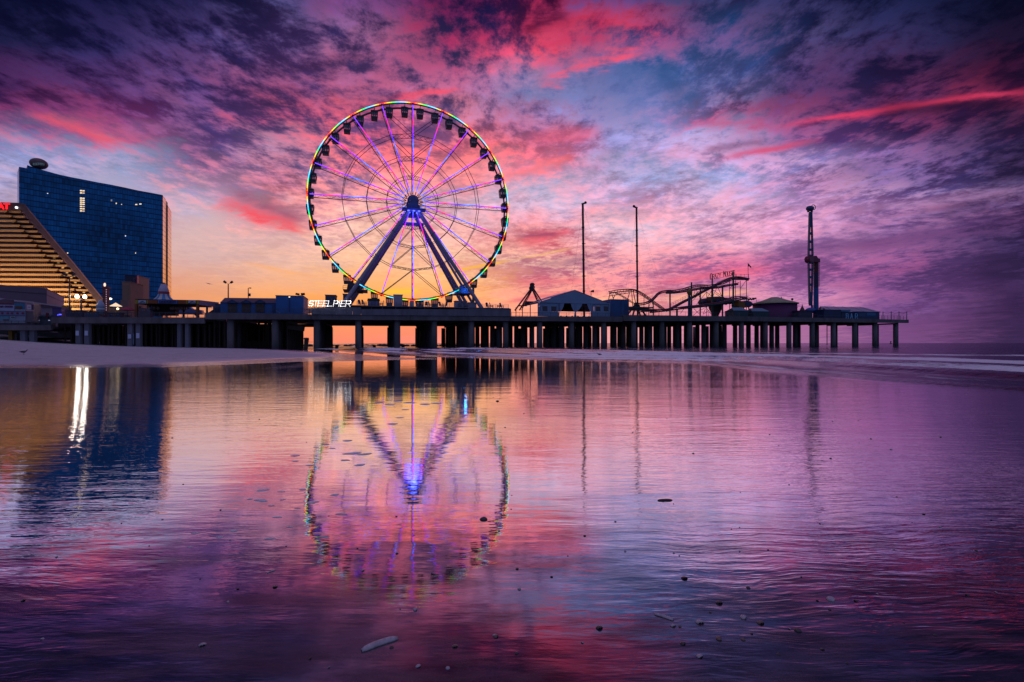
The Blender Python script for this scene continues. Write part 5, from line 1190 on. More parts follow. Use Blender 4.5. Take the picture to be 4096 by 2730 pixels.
for x_, dd, m_ in ((546,.3,0),(595,5,1),(791,.3,0),(828,6,2),(560,10,2),(735,10,2)):
    a_ = pp(x_, HY, d0+dd); mb = MB(); mb.bar((a_.x,a_.y,z0), (a_.x,a_.y,pp(x_,1217,d0).z), .6 if m_ < 2 else .4); mb.build('post', [mat('post_orange', (.20,.05,.01), .6), mat('post_orange'), black][m_], t)
ax_ = pp(655, HY, d0+5); zb_ = pp(655,1199,d0).z; zm = pp(655,1175,d0+5).z; zc_ = pp(658,1140,d0+5).z; r_ = 42/F*ax_.y
for k in range(16):
    mb = MB(); q1, q2 = 2*pi*k/16, 2*pi*(k+1)/16; prof = [(r_,zb_),(r_*.72,zb_+(zm-zb_)*.28),(r_*.55,zb_+(zm-zb_)*.58),(r_*.43,zm)]
    for (ra, za), (rb, zb2) in zip(prof, prof[1:]): mb.add([(ax_.x+ra*cos(q1),ax_.y+ra*sin(q1),za),(ax_.x+ra*cos(q2),ax_.y+ra*sin(q2),za),(ax_.x+rb*cos(q2),ax_.y+rb*sin(q2),zb2),(ax_.x+rb*cos(q1),ax_.y+rb*sin(q1),zb2)], [(0,1,2,3)])
    mb.build('roof_stripe', mat('spire_blue', (.03,.20,.45), .6) if k % 2 else mat('spire_cream', (.48,.46,.46), .7), t)
mb = MB(); mb.lathe([(r_*.46,-.2),(r_*.48,.25),(r_*.44,.5)], (ax_.x,ax_.y,zm), 20); mb.build('ring_band', mat('spire_red', (.25,.03,.06), .6), t)
mb = MB(); mb.lathe([(r_*.44,.5),(r_*.40,1.1),(r_*.22,2.6),(r_*.1,zc_-zm-.2),(0,zc_-zm)], (ax_.x,ax_.y,zm), 20); mb.build('spire', mat('spire_white', (.40,.36,.50), .7), t)
mb = MB(); mb.ball((ax_.x,ax_.y,zc_+.2), .42, n=10, m=8); mb.build('finial', mat('finial_maroon', (.06,.01,.02), .5), t)
mb = MB(); PI_.box(mb, 608, 700, 1217, 1262, d0+5, 3); mb.build('ride_centre', mat('centre_dark', (.02,.015,.02), .8), t)
for i in range(9):
    x_ = (600,617,633,686,695,705,714,728,740)[i]; c = pp(x_, 1234, d0+3.5); mb = MB(); mb.ball(c, .55, .8, .8, 1.1, n=8, m=6); mb.build('ride_horse', mat('horse', (.22,.12,.12), .35), t)
t = thing('parked_van', 'pale blue van parked beyond the dodgem pavilion', 'van', tuple(pp(745, HY, 24))); t.location.z = z0; c = pp(745, HY, 24)
mb = MB(); mb.prism([c-PT*4.2+Vector((0,0,z0+.5)), c+PT*4.2+Vector((0,0,z0+.5)), c+PT*4.2+Vector((0,0,z0+1.8)), c+PT*1.6+Vector((0,0,z0+2.1)), c+PT*.6+Vector((0,0,z0+3.2)), c-PT*3.8+Vector((0,0,z0+3.2)), c-PT*4.2+Vector((0,0,z0+2.6))], PN*2); mb.build('body', mat('van_blue', (.12,.14,.30), .4), t)
mb = MB(); mb.prism([c-PT*3.4-PN*.02+Vector((0,0,z0+2.1)), c+PT*.9-PN*.02+Vector((0,0,z0+2.1)), c+PT*.4-PN*.02+Vector((0,0,z0+2.9)), c-PT*3.4-PN*.02+Vector((0,0,z0+2.9))], -PN*.03); mb.build('window', black, t)
for s in (-2.6, 2.6): mb = MB(); w_ = c+PT*s+Vector((0,0,z0+.5)); mb.tube(w_-PN*.05, w_+PN*.3, .5, n=12); mb.build('wheel', black, t)
# red torch tower, beige block, blue sign tower
t = thing('torch_tower', 'slim dark red square tower topped by a glowing bulb', 'tower', tuple(pp(420, HY, 8))); t.location.z = z0
mb = MB(); PI_.box(mb, 410, 429, 1152, 0, 8, 1.3, z0=z0); mb.build('shaft', mat('torch_red', (.07,.008,.02), .6), t)
mb = MB(); PI_.box(mb, 407.5, 431.5, 1147, 1154, 7.8, 1.7); mb.build('cap', mat('torch_red2', (.12,.015,.03), .6), t)
mb = MB(); mb.ball(pp(419,1140,8.6), .5, .5, .5, 1.0, n=10, m=8); mb.build('bulb', mat('torch_bulb', (1,.7,.5), emit=(1,.62,.42), es=1.4), t)
for y in range(1160, 1245, 9): mb = MB(); mb.ball(pp(425,y,7.95), .1, n=6, m=4); mb.build('stud_lamp', mat('stud', (.8,.6,.8), emit=(1,.6,.9), es=.7), t)
HP = Plane((pp(500, HY, 60).x, pp(500, HY, 60).y), (-.27, .963))
t = hut('beige_tower', 'stepped beige block building beside the dark blue sign tower', 'building', 489, 522, 1129, 46, 10, mat('beige_wall', (.30,.17,.12), .8, var=.15), 3)
panel(t, 'lower_block', 482, 514, 1200, 1262, 44, mat('beige_wall2', (.24,.14,.12), .8), 2); panel(t, 'recess', 491, 515, 1140, 1200, 45.9, mat('beige_recess', (.26,.15,.11), .8))
t = hut('sign_tower', 'dark blue tower with a vertical lettered sign in front of the glass hotel', 'building', 499, 550, 1103, 58, 10, mat('tower_night', (.010,.008,.05), .5), 3)
panel(t, 'edge_strip', 547, 551.5, 1103, 1240, 57.6, mat('edge_pink', (.5,.12,.16), .15, metal=.6), .3)
for i, ch in enumerate('HOUSE'+'OF'+'BLUES'):
    yy = 1112 + i*10.5; A_ = pp(534, yy+7, 57.5); B2 = pp(540, yy+7, 57.5); T_ = pp(534, yy, 57.5); mb = MB(); letter(mb, ch, A_, B2-A_, T_-A_, .13); mb.build('letter', mat('tower_letter', (.12,.07,.18), .5), t)
t = thing('ice_cream_figure', 'pale round topped ice cream shaped kiosk beside the red tower', 'kiosk', tuple(pp(402, HY, 4))); t.location.z = z0
mb = MB(); c = pp(402, HY, 4); mb.lathe([(0,0),(.85,0),(.85,1.7),(.95,1.75),(.8,2.6),(.45,3.3),(.15,3.7),(0,3.75)], (c.x,c.y,z0+.8), 16); mb.build('body', mat('ice_white', (.32,.40,.55), .6), t)
mb = MB(); mb.lathe([(.92,1.2),(.92,1.6)], (c.x,c.y,z0+.8), 16); mb.build('sign_ring', mat('ring_white', (.5,.6,.7), .5), t)
t = thing('parasol', 'red and white parasol beside the dodgem pavilion', 'parasol', tuple(pp(510, HY, 5))); t.location.z = z0; c = pp(510, HY, 5)
mb = MB(); mb.lathe([(1.9,0),(1.0,.55),(0,.95)], (c.x,c.y,pp(510,1242,5).z), 12); mb.build('canopy', mat('parasol_red', (.28,.012,.05), .7), t); mb = MB(); mb.tube((c.x,c.y,z0), (c.x,c.y,pp(510,1238,5).z), .06, n=6); mb.build('pole', black, t)
t = thing('snack_kiosk', 'small kiosk with a glowing pale cone roof beyond the railing', 'kiosk', tuple(pp(463, HY, 14))); t.location.z = z0; c = pp(463, HY, 14)
mb = MB(); mb.lathe([(1.5,0),(.7,.5),(0,1.0)], (c.x,c.y,pp(463,1226,14).z), 10); mb.build('roof', mat('glow_roof', (.8,.6,.4), emit=(1,.72,.42), es=.9), t); mb = MB(); mb.box((c.x,c.y,z0+1.5), (1.8,1.8,3)); mb.build('wall', mat('kiosk_tan', (.22,.14,.10), .7), t)
mb = MB(); mb.ball(pp(471,1236,12), .28, n=8, m=6); mb.build('lamp', mat('lamp_warm', (1,.8,.4), emit=(1,.75,.35), es=4), t)
# stall counters and small blue huts along the rail
for i, (x0, x1, y0, rgb, lab) in enumerate(((335,395,1250,(.05,.08,.16),'low blue games counter with square pictures left of the ice cream kiosk'),(430,482,1254,(.04,.05,.11),'low dark games counter right of the red tower'),(262,330,1244,(.05,.04,.08),'low dark counter under the floodlight pole'),(556,600,1236,(.10,.08,.12),'small grey booth under the left of the dodgem canopy'))):
    t = hut('games_counter', lab, 'counter', x0, x1, y0, 3, 2, mat('counter%d' % i, rgb, .7, var=.3, vscale=2), z0)
    for k in range(5): panel(t, 'picture', x0+4+k*(x1-x0-8)/5, x0+4+k*(x1-x0-8)/5+5, y0+3, y0+8, 2.9, mat('pic%d' % (k % 3), [(.25,.06,.04),(.08,.16,.30),(.28,.14,.05)][k % 3], .6))
t = hut('purple_booth', 'purple panelled booth in front of the pale boardwalk hall', 'booth', 209, 246, 1233, 6, 3, mat('booth_purple', (.06,.03,.16), .6), z0)
mb = MB(); PI_.box(mb, 247, 268, 1224, 1246, 9, 2, z0=z0); tag(mb.build('yellow_awning', mat('awning_yellow', (.30,.15,.02), .7)), 'small yellow awning right of the purple booth', 'awning')
t = thing('blue_light', 'cluster of small blue lights on the boardwalk rail', 'light', tuple(pp(237,1260,2))); 
for p_ in (233, 237, 243): mb = MB(); mb.ball(pp(p_,1259+(p_ % 3),2), .16, n=6, m=4); mb.build('lamp', mat('blue_glow', (.1,.1,1), emit=(.08,.08,1), es=3), t)
# pale hall
zl_ = 5.0
pale = mat('hall_wall', (.40,.30,.40), .8, var=.08); pald = mat('hall_shade', (.16,.12,.17), .8, var=.08)  # darker copy for the front wall, its shade put into the colour
t = thing('boardwalk_hall', 'large plain pale windowless hall in front of the gold hotel', 'building', tuple(pp(120, HY, 40))); t.location.z = zl_
c0_ = pp(187, HY, 30); fl_ = pp(-260, HY, 12); fr_ = pp(256, HY, 62); zt_ = pp(187,1160,30).z
def vert(a, b_, z1, z2, th, nm, m):
    a = Vector((a.x,a.y,0)); b_ = Vector((b_.x,b_.y,0)); dd = (b_-a).normalized(); nn = Vector((-dd.y, dd.x, 0))*th
    mb = MB(); mb.hexa([a+Vector((0,0,z1)), b_+Vector((0,0,z1)), b_+nn+Vector((0,0,z1)), a+nn+Vector((0,0,z1)), a+Vector((0,0,z2)), b_+Vector((0,0,z2)), b_+nn+Vector((0,0,z2)), a+nn+Vector((0,0,z2))]); return mb.build(nm, m, t)
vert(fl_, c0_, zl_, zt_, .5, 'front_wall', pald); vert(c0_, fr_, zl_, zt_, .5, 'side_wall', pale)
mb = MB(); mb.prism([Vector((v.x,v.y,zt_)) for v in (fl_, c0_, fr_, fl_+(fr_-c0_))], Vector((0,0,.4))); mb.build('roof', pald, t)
vert(c0_-PN*.06, fr_-PN*.06-PT*.06, zt_-1.6, zt_-1.45, -.1, 'trim', pald); vert(fl_-PN*.06, c0_-PN*.06, zt_-1.3, zt_-1.15, -.1, 'trim', mat('hall_trim', (.10,.07,.10), .8))
t = thing('boardwalk_annex', 'low pale annex with a sloping roofline below the plain hall', 'building', tuple(pp(140, HY, 22))); t.location.z = zl_
mb = MB(); mb.prism([pp(-250,1160,14), pp(20,1196,18), pp(130,1211,22), pp(256,1229,28), pp(256,1262,28), pp(-250,1262,14)], PN*4); mb.build('wall', pale, t)
mb = MB(); mb.bar(pp(130,1211,21.8), pp(256,1229,27.8), .35); mb.bar(pp(60,1204,17.8), pp(132,1211,21.8), .5); mb.build('coping', mat('coping', (.5,.42,.5), .7), t)
# food trailer
z1_ = zT(60); d = 3
t = thing('food_trailer', 'white food trailer lettered AR DOGS with picture panels on the boardwalk', 'food trailer', tuple(pp(60, HY, 5))); t.location.z = z1_
mb = MB(); PI_.box(mb, -120, 101, 1212, 1292, d, 3.2); mb.build('body', mat('trailer_white', (.26,.30,.42), .6, var=.1), t)
mb = MB(); PI_.box(mb, 101.5, 134, 1213, 1290, d+.3, 3.0); mb.build('end_wall', mat('trailer_end', (.14,.10,.13), .7), t)
def tp(nm, a, b_, y0, y1, rgb, off=.1): return panel(t, nm, a, b_, y0, y1, d-off, mat('tr_%s_%d' % (nm, int(rgb[0]*100+rgb[2]*1000)), rgb, .6), .06)
tp('red_stripe', -118, 56, 1212, 1219, (.12,.01,.03), .1); hb = tp('header', -118, 57, 1219.3, 1244, (.30,.34,.52), .1)
tp('menu_picture', 58, 98, 1213, 1237, (.02,.14,.26), .1); tp('menu_food', 60, 88, 1226, 1236, (.10,.035,.015), .2); tp('end_poster', 102, 134, 1214, 1246, (.45,.26,.32), -.15); tp('cup_picture', 109, 125, 1219, 1238, (.55,.50,.60), -.05); tp('cup_label', 112, 121, 1228, 1231, (.4,.05,.15), .0); tp('cup_food', 108, 125, 1215, 1219, (.35,.08,.05), .02); tp('side_picture', 126, 134, 1219, 1240, (.06,.02,.08), -.05)
tp('canopy', -118, 100, 1245, 1247.5, (.03,.04,.09), .7); lowp = tp('counter_band', -118, 99, 1248, 1261, (.18,.20,.38), .12); tp('counter', -118, 101, 1262, 1264, (.04,.05,.12), .5)
for p_ in (-70,-45,-10,9,31,48,70,91): mb = MB(); c = pp(p_,1254,d-.2); mb.tube(c, c-PN*.05, .26, n=14); mb.build('round_picture', mat('round_red', (.20,.02,.05), .6), t)
tp('menu_board', 0, 36, 1265, 1278, (.10,.28,.42), .14); tp('menu_board', 41, 61, 1265, 1276, (.34,.42,.50), .14); tp('menu_food', 12, 34, 1278, 1283, (.14,.04,.04), .16); tp('menu_food', 44, 58, 1268, 1273, (.08,.10,.12), .2)
for i, ch in enumerate('AR DOGS'):
    if ch == ' ': continue
    x_ = -1.5+i*7.9-(2.2 if i > 2 else 0); A_ = pp(x_,1230,d-.2); B2 = pp(x_+5.8,1230,d-.2); T_ = pp(x_,1224.2,d-.2); mb = MB(); letter(mb, ch, A_, B2-A_, T_-A_, .11); mb.build('letter', mat('dogs_navy', (.10,.012,.10), .6), t)
t = hut('trailer_stand', 'grey service stand with a red patio heater right of the food trailer', 'stand', 138, 205, 1262, 6, 2, mat('stand_teal', (.04,.06,.09), .6), z1_)
panel(t, 'counter', 135, 206, 1263, 1265, 5.6, mat('counter_light', (.22,.28,.36), .4), .5); panel(t, 'red_column', 183, 191, 1252, 1272, 5.4, mat('column_red', (.10,.005,.02), .6), .5)
for x0, x1 in ((138,157),(193,199)): panel(t, 'lit_tray', x0, x1, 1281, 1284, 5.5, mat('tray_glow', (.5,.5,.8), emit=(.6,.6,1), es=.5), .1)
# things under the low boardwalk
mb = MB(); PI_.box(mb, 33, 48, 1323, 1345, 2, 2, z0=1.5); tag(mb.build('yellow_bin', mat('bin_yellow', (.25,.13,.01), .6)), 'yellow bin under the low boardwalk at the far left', 'bin')
mb = MB(); PI_.box(mb, 49, 67, 1333, 1344, 3, 1.2, z0=1.6); tag(mb.build('stacked_crate', mat('crate_pale', (.18,.18,.24), .6)), 'pale low crate right of the yellow bin', 'crate')
# street lamps
lamppost(278, 1108, 0, 4, 'tall dark lamp post in front of the gold hotel', 'V', z0=z0, w=.17)
lamppost(325, 1188, 0, 7, 'lamp post with two brightly lit floodlights on the boardwalk', 'lit', z0=z0, w=.2)
lamppost(437, 1196, 0, 20, 'small lamp post with a single lit globe left of the beige block', '1', z0=z0, w=.1)
mb = MB(); mb.ball(pp(437,1196,19.5), .5, 1.5, 1, .6, n=10, m=6); tag(mb.build('lit_globe', mat('globe_glow', (1,.8,.6), emit=(1,.85,.6), es=3)), 'small lit oval lamp between the red tower and the beige block', 'lamp')
l = lamp('flood_lamp', pp(326,1189,4.5), (1, .85, .62), 40, 1.0)
# ------------------------------------------------------------------ gold stepped hotel
GP = Plane((-215, 215), (-.27, .963)); GE = Vector((-.735, .68, 0))
def gp(p_, y, d=0): return GP.pt(p_, y, d)
t = thing('stepped_hotel', 'brown stepped hotel with gold lit floor bands and a long sloping side', 'building', tuple(gp(100, HY, 5))); t.location.z = 3.2
gold = mat('gold_band', (.62,.34,.13), .55, var=.08); brown = mat('hotel_brown', (.075,.035,.045), .7, var=.2); dk = mat('hotel_recess', (.02,.012,.018), .7)
mb = MB(); mb.prism([gp(-400,800,2), gp(75,812,2), gp(98,816,2), gp(112,843,2), gp(445,1236,2), gp(445,1300,2), gp(-400,1300,2)], GE*25); mb.build('core', dk, t)
mb = MB(); mb.prism([gp(-400,800,-.5), gp(75,812,-.5), gp(98,816,-.5), gp(118,842,-.5), gp(-400,838,-.5)], GE*4); mb.build('top_band', brown, t)
mb = MB(); mb.prism([gp(98,818,-.6), gp(120,845,-.6), gp(210,953,-.6), gp(301,1060,-.6), gp(408,1192,-.6), gp(462,1262,-.6), gp(430,1262,-.6), gp(300,1092,-.6), gp(190,962,-.6), gp(88,843,-.6)], GE*3); mb.build('side_slope', mat('slope_brown', (.10,.05,.065), .6, var=.25), t)
mb = MB(); mb.prism([gp(100,818,-.9), gp(122,845,-.9), gp(212,953,-.9), gp(303,1060,-.9), gp(410,1192,-.9), gp(464,1262,-.9), gp(460,1262,-.9), gp(406,1192,-.9), gp(299,1060,-.9), gp(208,953,-.9), gp(118,846,-.9)], GE*3.4); mb.build('slope_edge', mat('slope_edge', (.26,.13,.15), .35, metal=.3), t)
NF = 21; glassd = mat('hotel_glass', (.05,.045,.07), .15)
lit_g = mat('hotel_glass_lit', (.3,.2,.1), .3, emit=(1,.55,.22), es=.45)
for k in range(NF):
    y = 841 + k*19.6; xe = 27 + 16.9*k; sl_ = .012
    mb = MB(); a, b_ = gp(-400, y-5, -.4), gp(xe, y, -.4); c_, d_ = gp(xe-4, y+8, -.4), gp(-400, y+3, -.4); mb.prism([a, b_, c_, d_], GP.n*2.6); mb.build('floor_band', gold, t)
    mb = MB(); x2 = xe+57; mb.prism([gp(xe+6, y+3, .2), gp(x2, y+3.5, .2), gp(x2-5, y+11, .2), gp(xe+9, y+10, .2)], GP.n*2); mb.build('floor_band', gold, t)
    mb = MB(); mb.prism([gp(x2, y+4, .1), gp(x2+33, y+17, .1), gp(x2+29, y+19, .1), gp(x2-3, y+10.5, .1)], GP.n*1.5); mb.build('curved_eave', mat('eave_mauve', (.13,.07,.11), .6), t)
    mb = MB(); mb.prism([gp(-400, y+3.2, .9), gp(xe-6, y+8.2, .9), gp(xe-6, y+19.3, .9), gp(-400, y+14.5, .9)], GP.n*.2); w_ = mb.build('window_band', glassd, t)
    mb = MB()
    for q_ in range(int((xe+60)/7.4)):
        x_ = -60+q_*7.4
        if x_ > xe-9: break
        mb.prism([gp(x_, y+7.5, .7), gp(x_+1.9, y+7.5, .7), gp(x_+1.9, y+20, .7), gp(x_, y+20, .7)], GP.n*.3)
    if k > 3: mb.build('mullion', mat('mullion', (.36,.22,.13), .6) if k > 8 else mat('mullion_dim', (.16,.10,.12), .6), w_)  # weaker floodlight on the upper floors put into the mullion colour
    if k in (9,10,11,12,13,14,15,16):
        mb = MB(); mb.prism([gp(xe+33, y+13, .6), gp(xe+42, y+13, .6), gp(xe+42, y+18, .6), gp(xe+33, y+18, .6)], GP.n*.2); mb.build('window', lit_g if k > 10 else mat('hotel_glass_dim', (.1,.12,.12), .3, emit=(.7,.5,.2), es=.15), t)
for x_, pw in ((-150, 12000), (30, 13500), (170, 9500)):
    lamp('hotel_floodlight', gp(x_, 1262, -12), (1, .70, .34), pw, .8)
for ch, x0 in (('A',-6),('T',17)):
    mb = MB(); A_ = gp(x0,835,-.9); B2 = gp(x0+19,835,-.9); T_ = gp(x0,816,-.9); letter(mb, ch, A_, B2-A_, T_-A_, .55); mb.build('letter', mat('red_neon', (.6,.02,.02), emit=(1,.012,.02), es=1.5), t)
mb = MB(); PI_.box(mb, 1, 2, 3, 4, 0, 0) if False else mb.ball(gp(66,831,-1), .5, n=8, m=6); mb.build('top_lamp', mat('cool_glow', (.8,.9,1), emit=(.8,.9,1), es=2), t)
# ------------------------------------------------------------------ glass hotel tower
A0 = Vector(((76-CX)/F*300, 300, 0)); B0 = Vector(((651-CX)/F*352, 352, 0)); dd = (B0-A0).normalized()
TP = Plane((A0.x, A0.y), (-dd.y, dd.x)) 
def tpnt(p_, y): return TP.pt(p_, y, 0)
t = thing('glass_hotel', 'tall dark blue glass hotel tower with a curved sloping roofline', 'building', tuple(TP.pt(360, HY, 8))); t.location.z = 3.2
def towerglass():
    m = bpy.data.materials.new('tower_glass'); m.use_nodes = True; b = NB(m.node_tree); p = b.n['Principled BSDF']
    g = b.n.new('ShaderNodeNewGeometry').outputs['Position']; X, Y, Z = b.sep(g)
    s = b.m('DIVIDE', b.m('ADD', b.m('MULTIPLY', X, dd.x), b.m('MULTIPLY', Y, dd.y)), 1.3); v = b.m('DIVIDE', Z, 3.3)
    cell = b.vec(b.m('FLOOR', s), b.m('FLOOR', v), 0.0)
    wn = b.n.new('ShaderNodeTexWhiteNoise'); b.l.new(cell, wn.inputs[0])
    fs = b.m('FRACT', s); fv = b.m('FRACT', v)
    ln = b.m('MAXIMUM', b.m('LESS_THAN', fs, .10), b.m('LESS_THAN', fv, .16))
    big = b.noise(b.vec(b.m('MULTIPLY', s, .05), b.m('MULTIPLY', v, .16), 0), 1.0, 4, .6)
    k = b.m('ADD', b.mapr(big, .3, .7, .45, 1.15, False), b.m('MULTIPLY', b.m('SUBTRACT', wn.outputs[0], .5), .45))
    c = b.mix(1, (.008, .165, .42, 1), b.vec(k, k, k), 'MULTIPLY')
    b.put(p.inputs['Base Color'], b.mix(ln, c, (.008, .03, .09, 1)))
    p.inputs['Metallic'].default_value = .15; p.inputs['Roughness'].default_value = .18; p.inputs['Specular IOR Level'].default_value = .22
    b.put(p.inputs['Emission Color'], b.mix(ln, c, (0, 0, 0, 1))); p.inputs['Emission Strength'].default_value = 0.0
    return m
tg = towerglass()
top = [(76,668),(108,674),(109,661),(128,668),(157,677),(196,688),(240,700),(287,710),(335,719),(390,730),(444,739.5),(500,751),(554,763),(605,772),(651,781)]
mb = MB(); mb.prism([tpnt(a, b_) for a, b_ in top] + [TP.pt(651,HY,0,z=3), TP.pt(76,HY,0,z=3)], TP.n*14); mb.build('facade', tg, t)
E0_ = TP.pt(652, HY, 0); out_ = Vector((.12, .99, 0)).normalized()
pk = bpy.data.materials.new('edge_glass'); pk.use_nodes = True; b = NB(pk.node_tree); p = b.n['Principled BSDF']
g = b.n.new('ShaderNodeNewGeometry').outputs['Position']; X, Y, Z = b.sep(g)
ln = b.m('MAXIMUM', b.m('LESS_THAN', b.m('FRACT', b.m('DIVIDE', Z, 3.3)), .2), b.m('LESS_THAN', b.m('FRACT', b.m('DIVIDE', b.m('ADD', X, Y), 2.6)), .12))
b.put(p.inputs['Base Color'], b.mix(ln, (.75, .45, .42, 1), (.16, .05, .07, 1))); p.inputs['Metallic'].default_value = .85; p.inputs['Roughness'].default_value = .22  # pink of the reflected sunset tinted into the glass colour
def fin(x0, x1, yt, Y0, Y1, nm, m):
    a = Vector(((x0-CX)/F*Y0, Y0, 0)); c = Vector(((x1-CX)/F*Y1, Y1, 0)); zt = EYE+(HY-yt)*Y0/F
    mb = MB(); mb.prism([Vector((a.x,a.y,3)), Vector((c.x,c.y,3)), Vector((c.x,c.y,zt)), Vector((a.x,a.y,zt))], Vector((-6, 1, 0))); mb.build(nm, m, t)
fin(651.5, 663, 783, 352.5, 362, 'end_fin', pk); fin(663.2, 671, 803, 362.5, 368, 'recess', mat('recess_navy', (.012,.015,.04), .4)); fin(671.2, 685.5, 822, 366, 384, 'end_fin', pk)
lw_ = mat('lit_window', (.9,.75,.5), .4, emit=(1,.74,.42), es=1.1)
def lit(x0, x1, y0, y1, m=lw_):
    a = TP.pt(x0,y0,-.06); b2 = TP.pt(x1,y0,-.06); c = TP.pt(x1,y1,-.06); d_ = TP.pt(x0,y1,-.06); mb = MB(); mb.prism([a,b2,c,d_], TP.n*.05); mb.build('lit_window', m, t)
for y in (761,770,791,799,807,815,824,833,842):
    lit(320, 328, y, y+5); lit(329.5, 338.5, y+1, y+5.5, lw_ if y % 2 else mat('lit_window2', (.7,.55,.4), .4, emit=(1,.7,.45), es=.7))
lit(463,467,812,817); lit(485,488,817,820); lit(541,549,817,821); lit(557,566,815,819); lit(500,504,942,947, mat('lit_cool', (.8,.8,.9), .4, emit=(.8,.85,1), es=.8)); lit(541,544,1011,1015); lit(577,580,1127,1131); lit(188,193,773,776, mat('lit_cool')); lit(443,449,799,806, mat('lit_dim', (.3,.3,.35), .4, emit=(.7,.6,.6), es=.25)); lit(268,273,1011,1015)
mb = MB(); c = TP.pt(155, 656, 5); rr = 29/F*c.y; mb.ball(c, rr, 1, 1, .72, n=24, m=14); ballo = mb.build('roof_ball', mat('ball_shell', (.16,.10,.11), .6, var=.3, vscale=.3), t)
mb = MB(); mb.tube(c-Vector((0,0,rr*.6)), c-Vector((0,0,rr*1.3)), .7, n=8); mb.build('ball_stem', dark_steel, t)
for i, ch in enumerate('ESORTS'):
    x_ = 133+i*7.3; dy = abs(i-2.5)*.5; A_ = TP.pt(x_,659.5+dy,-rr-.2+abs(i-2.5)**2*.22); B2 = A_+TP.t*.78 if TP.t.x > 0 else A_-TP.t*.78; mb = MB(); letter(mb, ch, A_, B2-A_, Vector((0,0,1.1)), .2); mb.build('letter', mat('ball_letter', (.12,.22,.26), .5, emit=(.3,.55,.65), es=.12), t)
# ------------------------------------------------------------------ birds, jetty, buoy, shells, foam flecks
def sea_at(px, py, z=0.0):
    Y = F*(EYE-z)/(py-HY); return Vector(((px-CX)/F*Y, Y, z))
def bird(name, label, loc, rz, h=.42):
    t = thing(name, label, 'bird', tuple(loc), None, rz); s = h/.42; m = mat('bird_grey', (.12,.10,.12), .7); md = mat('bird_dark', (.03,.025,.03), .7)
    # body: a lofted trunk with neck and head in one surface, then wings, beak, tail and legs
    prof = [(-.30,.235,.012),(-.22,.245,.04),(-.12,.25,.075),(0,.245,.09),(.10,.26,.08),(.17,.30,.05),(.20,.35,.035),(.225,.385,.04),(.26,.39,.035),(.285,.385,.012)]
    mb = MB(); n = 10; vs = []
    for x, z, r in prof: vs += [Vector((x*s, r*.85*cos(2*pi*i/n)*s, (z + r*sin(2*pi*i/n))*s)) + Vector(loc) for i in range(n)]
    fs = [(k*n+i, k*n+(i+1) % n, (k+1)*n+(i+1) % n, (k+1)*n+i) for k in range(len(prof)-1) for i in range(n)] + [tuple(range(n)), tuple(range((len(prof)-1)*n, len(prof)*n))]
    mb.add(vs, fs, True)
    o = mb.build('body', m, t)
    L_ = Vector(loc)
    for sy in (-1, 1):
        mb = MB(); mb.prism([L_+Vector((.10*s,sy*.078*s,.30*s)), L_+Vector((-.05*s,sy*.085*s,.31*s)), L_+Vector((-.34*s,sy*.03*s,.25*s)), L_+Vector((-.10*s,sy*.09*s,.21*s))], Vector((0,sy*.012*s,0))); mb.build('wing', md, t)
        mb = MB(); mb.path([L_+Vector((.01*s,sy*.035*s,.18*s)), L_+Vector((-.015*s,sy*.035*s,.09*s)), L_+Vector((.01*s,sy*.035*s,.005*s)), L_+Vector((.05*s,sy*.035*s,.005*s))], .008*s, 5); mb.build('leg', md, t)
    mb = MB(); mb.tube(L_+Vector((.28*s,0,.385*s)), L_+Vector((.35*s,0,.375*s)), .012*s, .003, n=6); mb.build('beak', md, t)
    return t
p_ = sea_at(1610, 1413); bird('gull', 'small dark gull standing on the spit in front of the pier openings', (p_.x, p_.y, sand_z(p_.x, p_.y) if sand_z(p_.x, p_.y) > 0 else 0), .4, .55)
p_ = sea_at(2397, 1428); bird('gull', 'gull feeding at the edge of the surf right of the wheel', (p_.x, p_.y, .03), 2.8, .45)
p_ = sea_at(95, 1421, .25); bird('gull', 'larger dark gull walking on the dry sand at the far left', (p_.x, p_.y, sand_z(p_.x, p_.y)), .1, .62)
# flying bird, wings out
t = thing('flying_bird', 'distant bird gliding left of the lamp posts over the arcade', 'bird', ((837-CX)/F*240, 240, EYE+(HY-1136)/F*240)); l_ = Vector(t.location)
mb = MB(); mb.add([l_+Vector(q)*1.9 for q in ((-1.05,0,.28),(-.4,-.15,.12),(0,-.18,0),(.45,-.15,-.10),(1.05,0,-.24),(.45,.18,-.06),(0,.3,0),(-.4,.18,.16),(0,0,-.12))], [(0,1,8,7),(1,2,8),(2,3,8),(3,4,5,8),(5,6,8),(6,7,8),(0,7,6,5,4,3,2,1)]); mb.build('body', black, t)
# low rock jetty and old stumps seen through the pier openings
mb = MB(); rn = random.Random(11)
for i in range(60): x = -165+i*2.6; mb.ball((x, 235+rn.uniform(-2, 2), .3), .8+rn.random()*.7, 1.4, 1, .7, n=6, m=4)
tag(mb.build('rock_jetty', black), 'low dark rock jetty seen through the pier openings', 'jetty')
for i, (x, y, h, lab) in enumerate(((1222, 1402, 2.5, 'leaning timber stump left of the first pier opening'),(1345,1395,.8,'short stump in the second pier opening'),(1495,1393,.7,'short stump in the third pier opening'),(1610,1394,.9,'low stump in the opening beside the gull'))):
    p_ = sea_at(x, y); p_.z = -.3; mb = MB(); mb.tube(p_, p_+Vector((.25,0,h+.3)), .42, .5, n=9); mb.lathe([(.62,h),(.5,h+.35),(0,h+.4)], (p_.x+.2, p_.y, -.1), 9); tag(mb.build('timber_stump', timber), lab, 'stump')
t = thing('buoy', 'tiny navigation buoy on the horizon below the end of the pier', 'buoy', ((3563-CX)/F*900, 900, 0)); l_ = Vector(t.location)
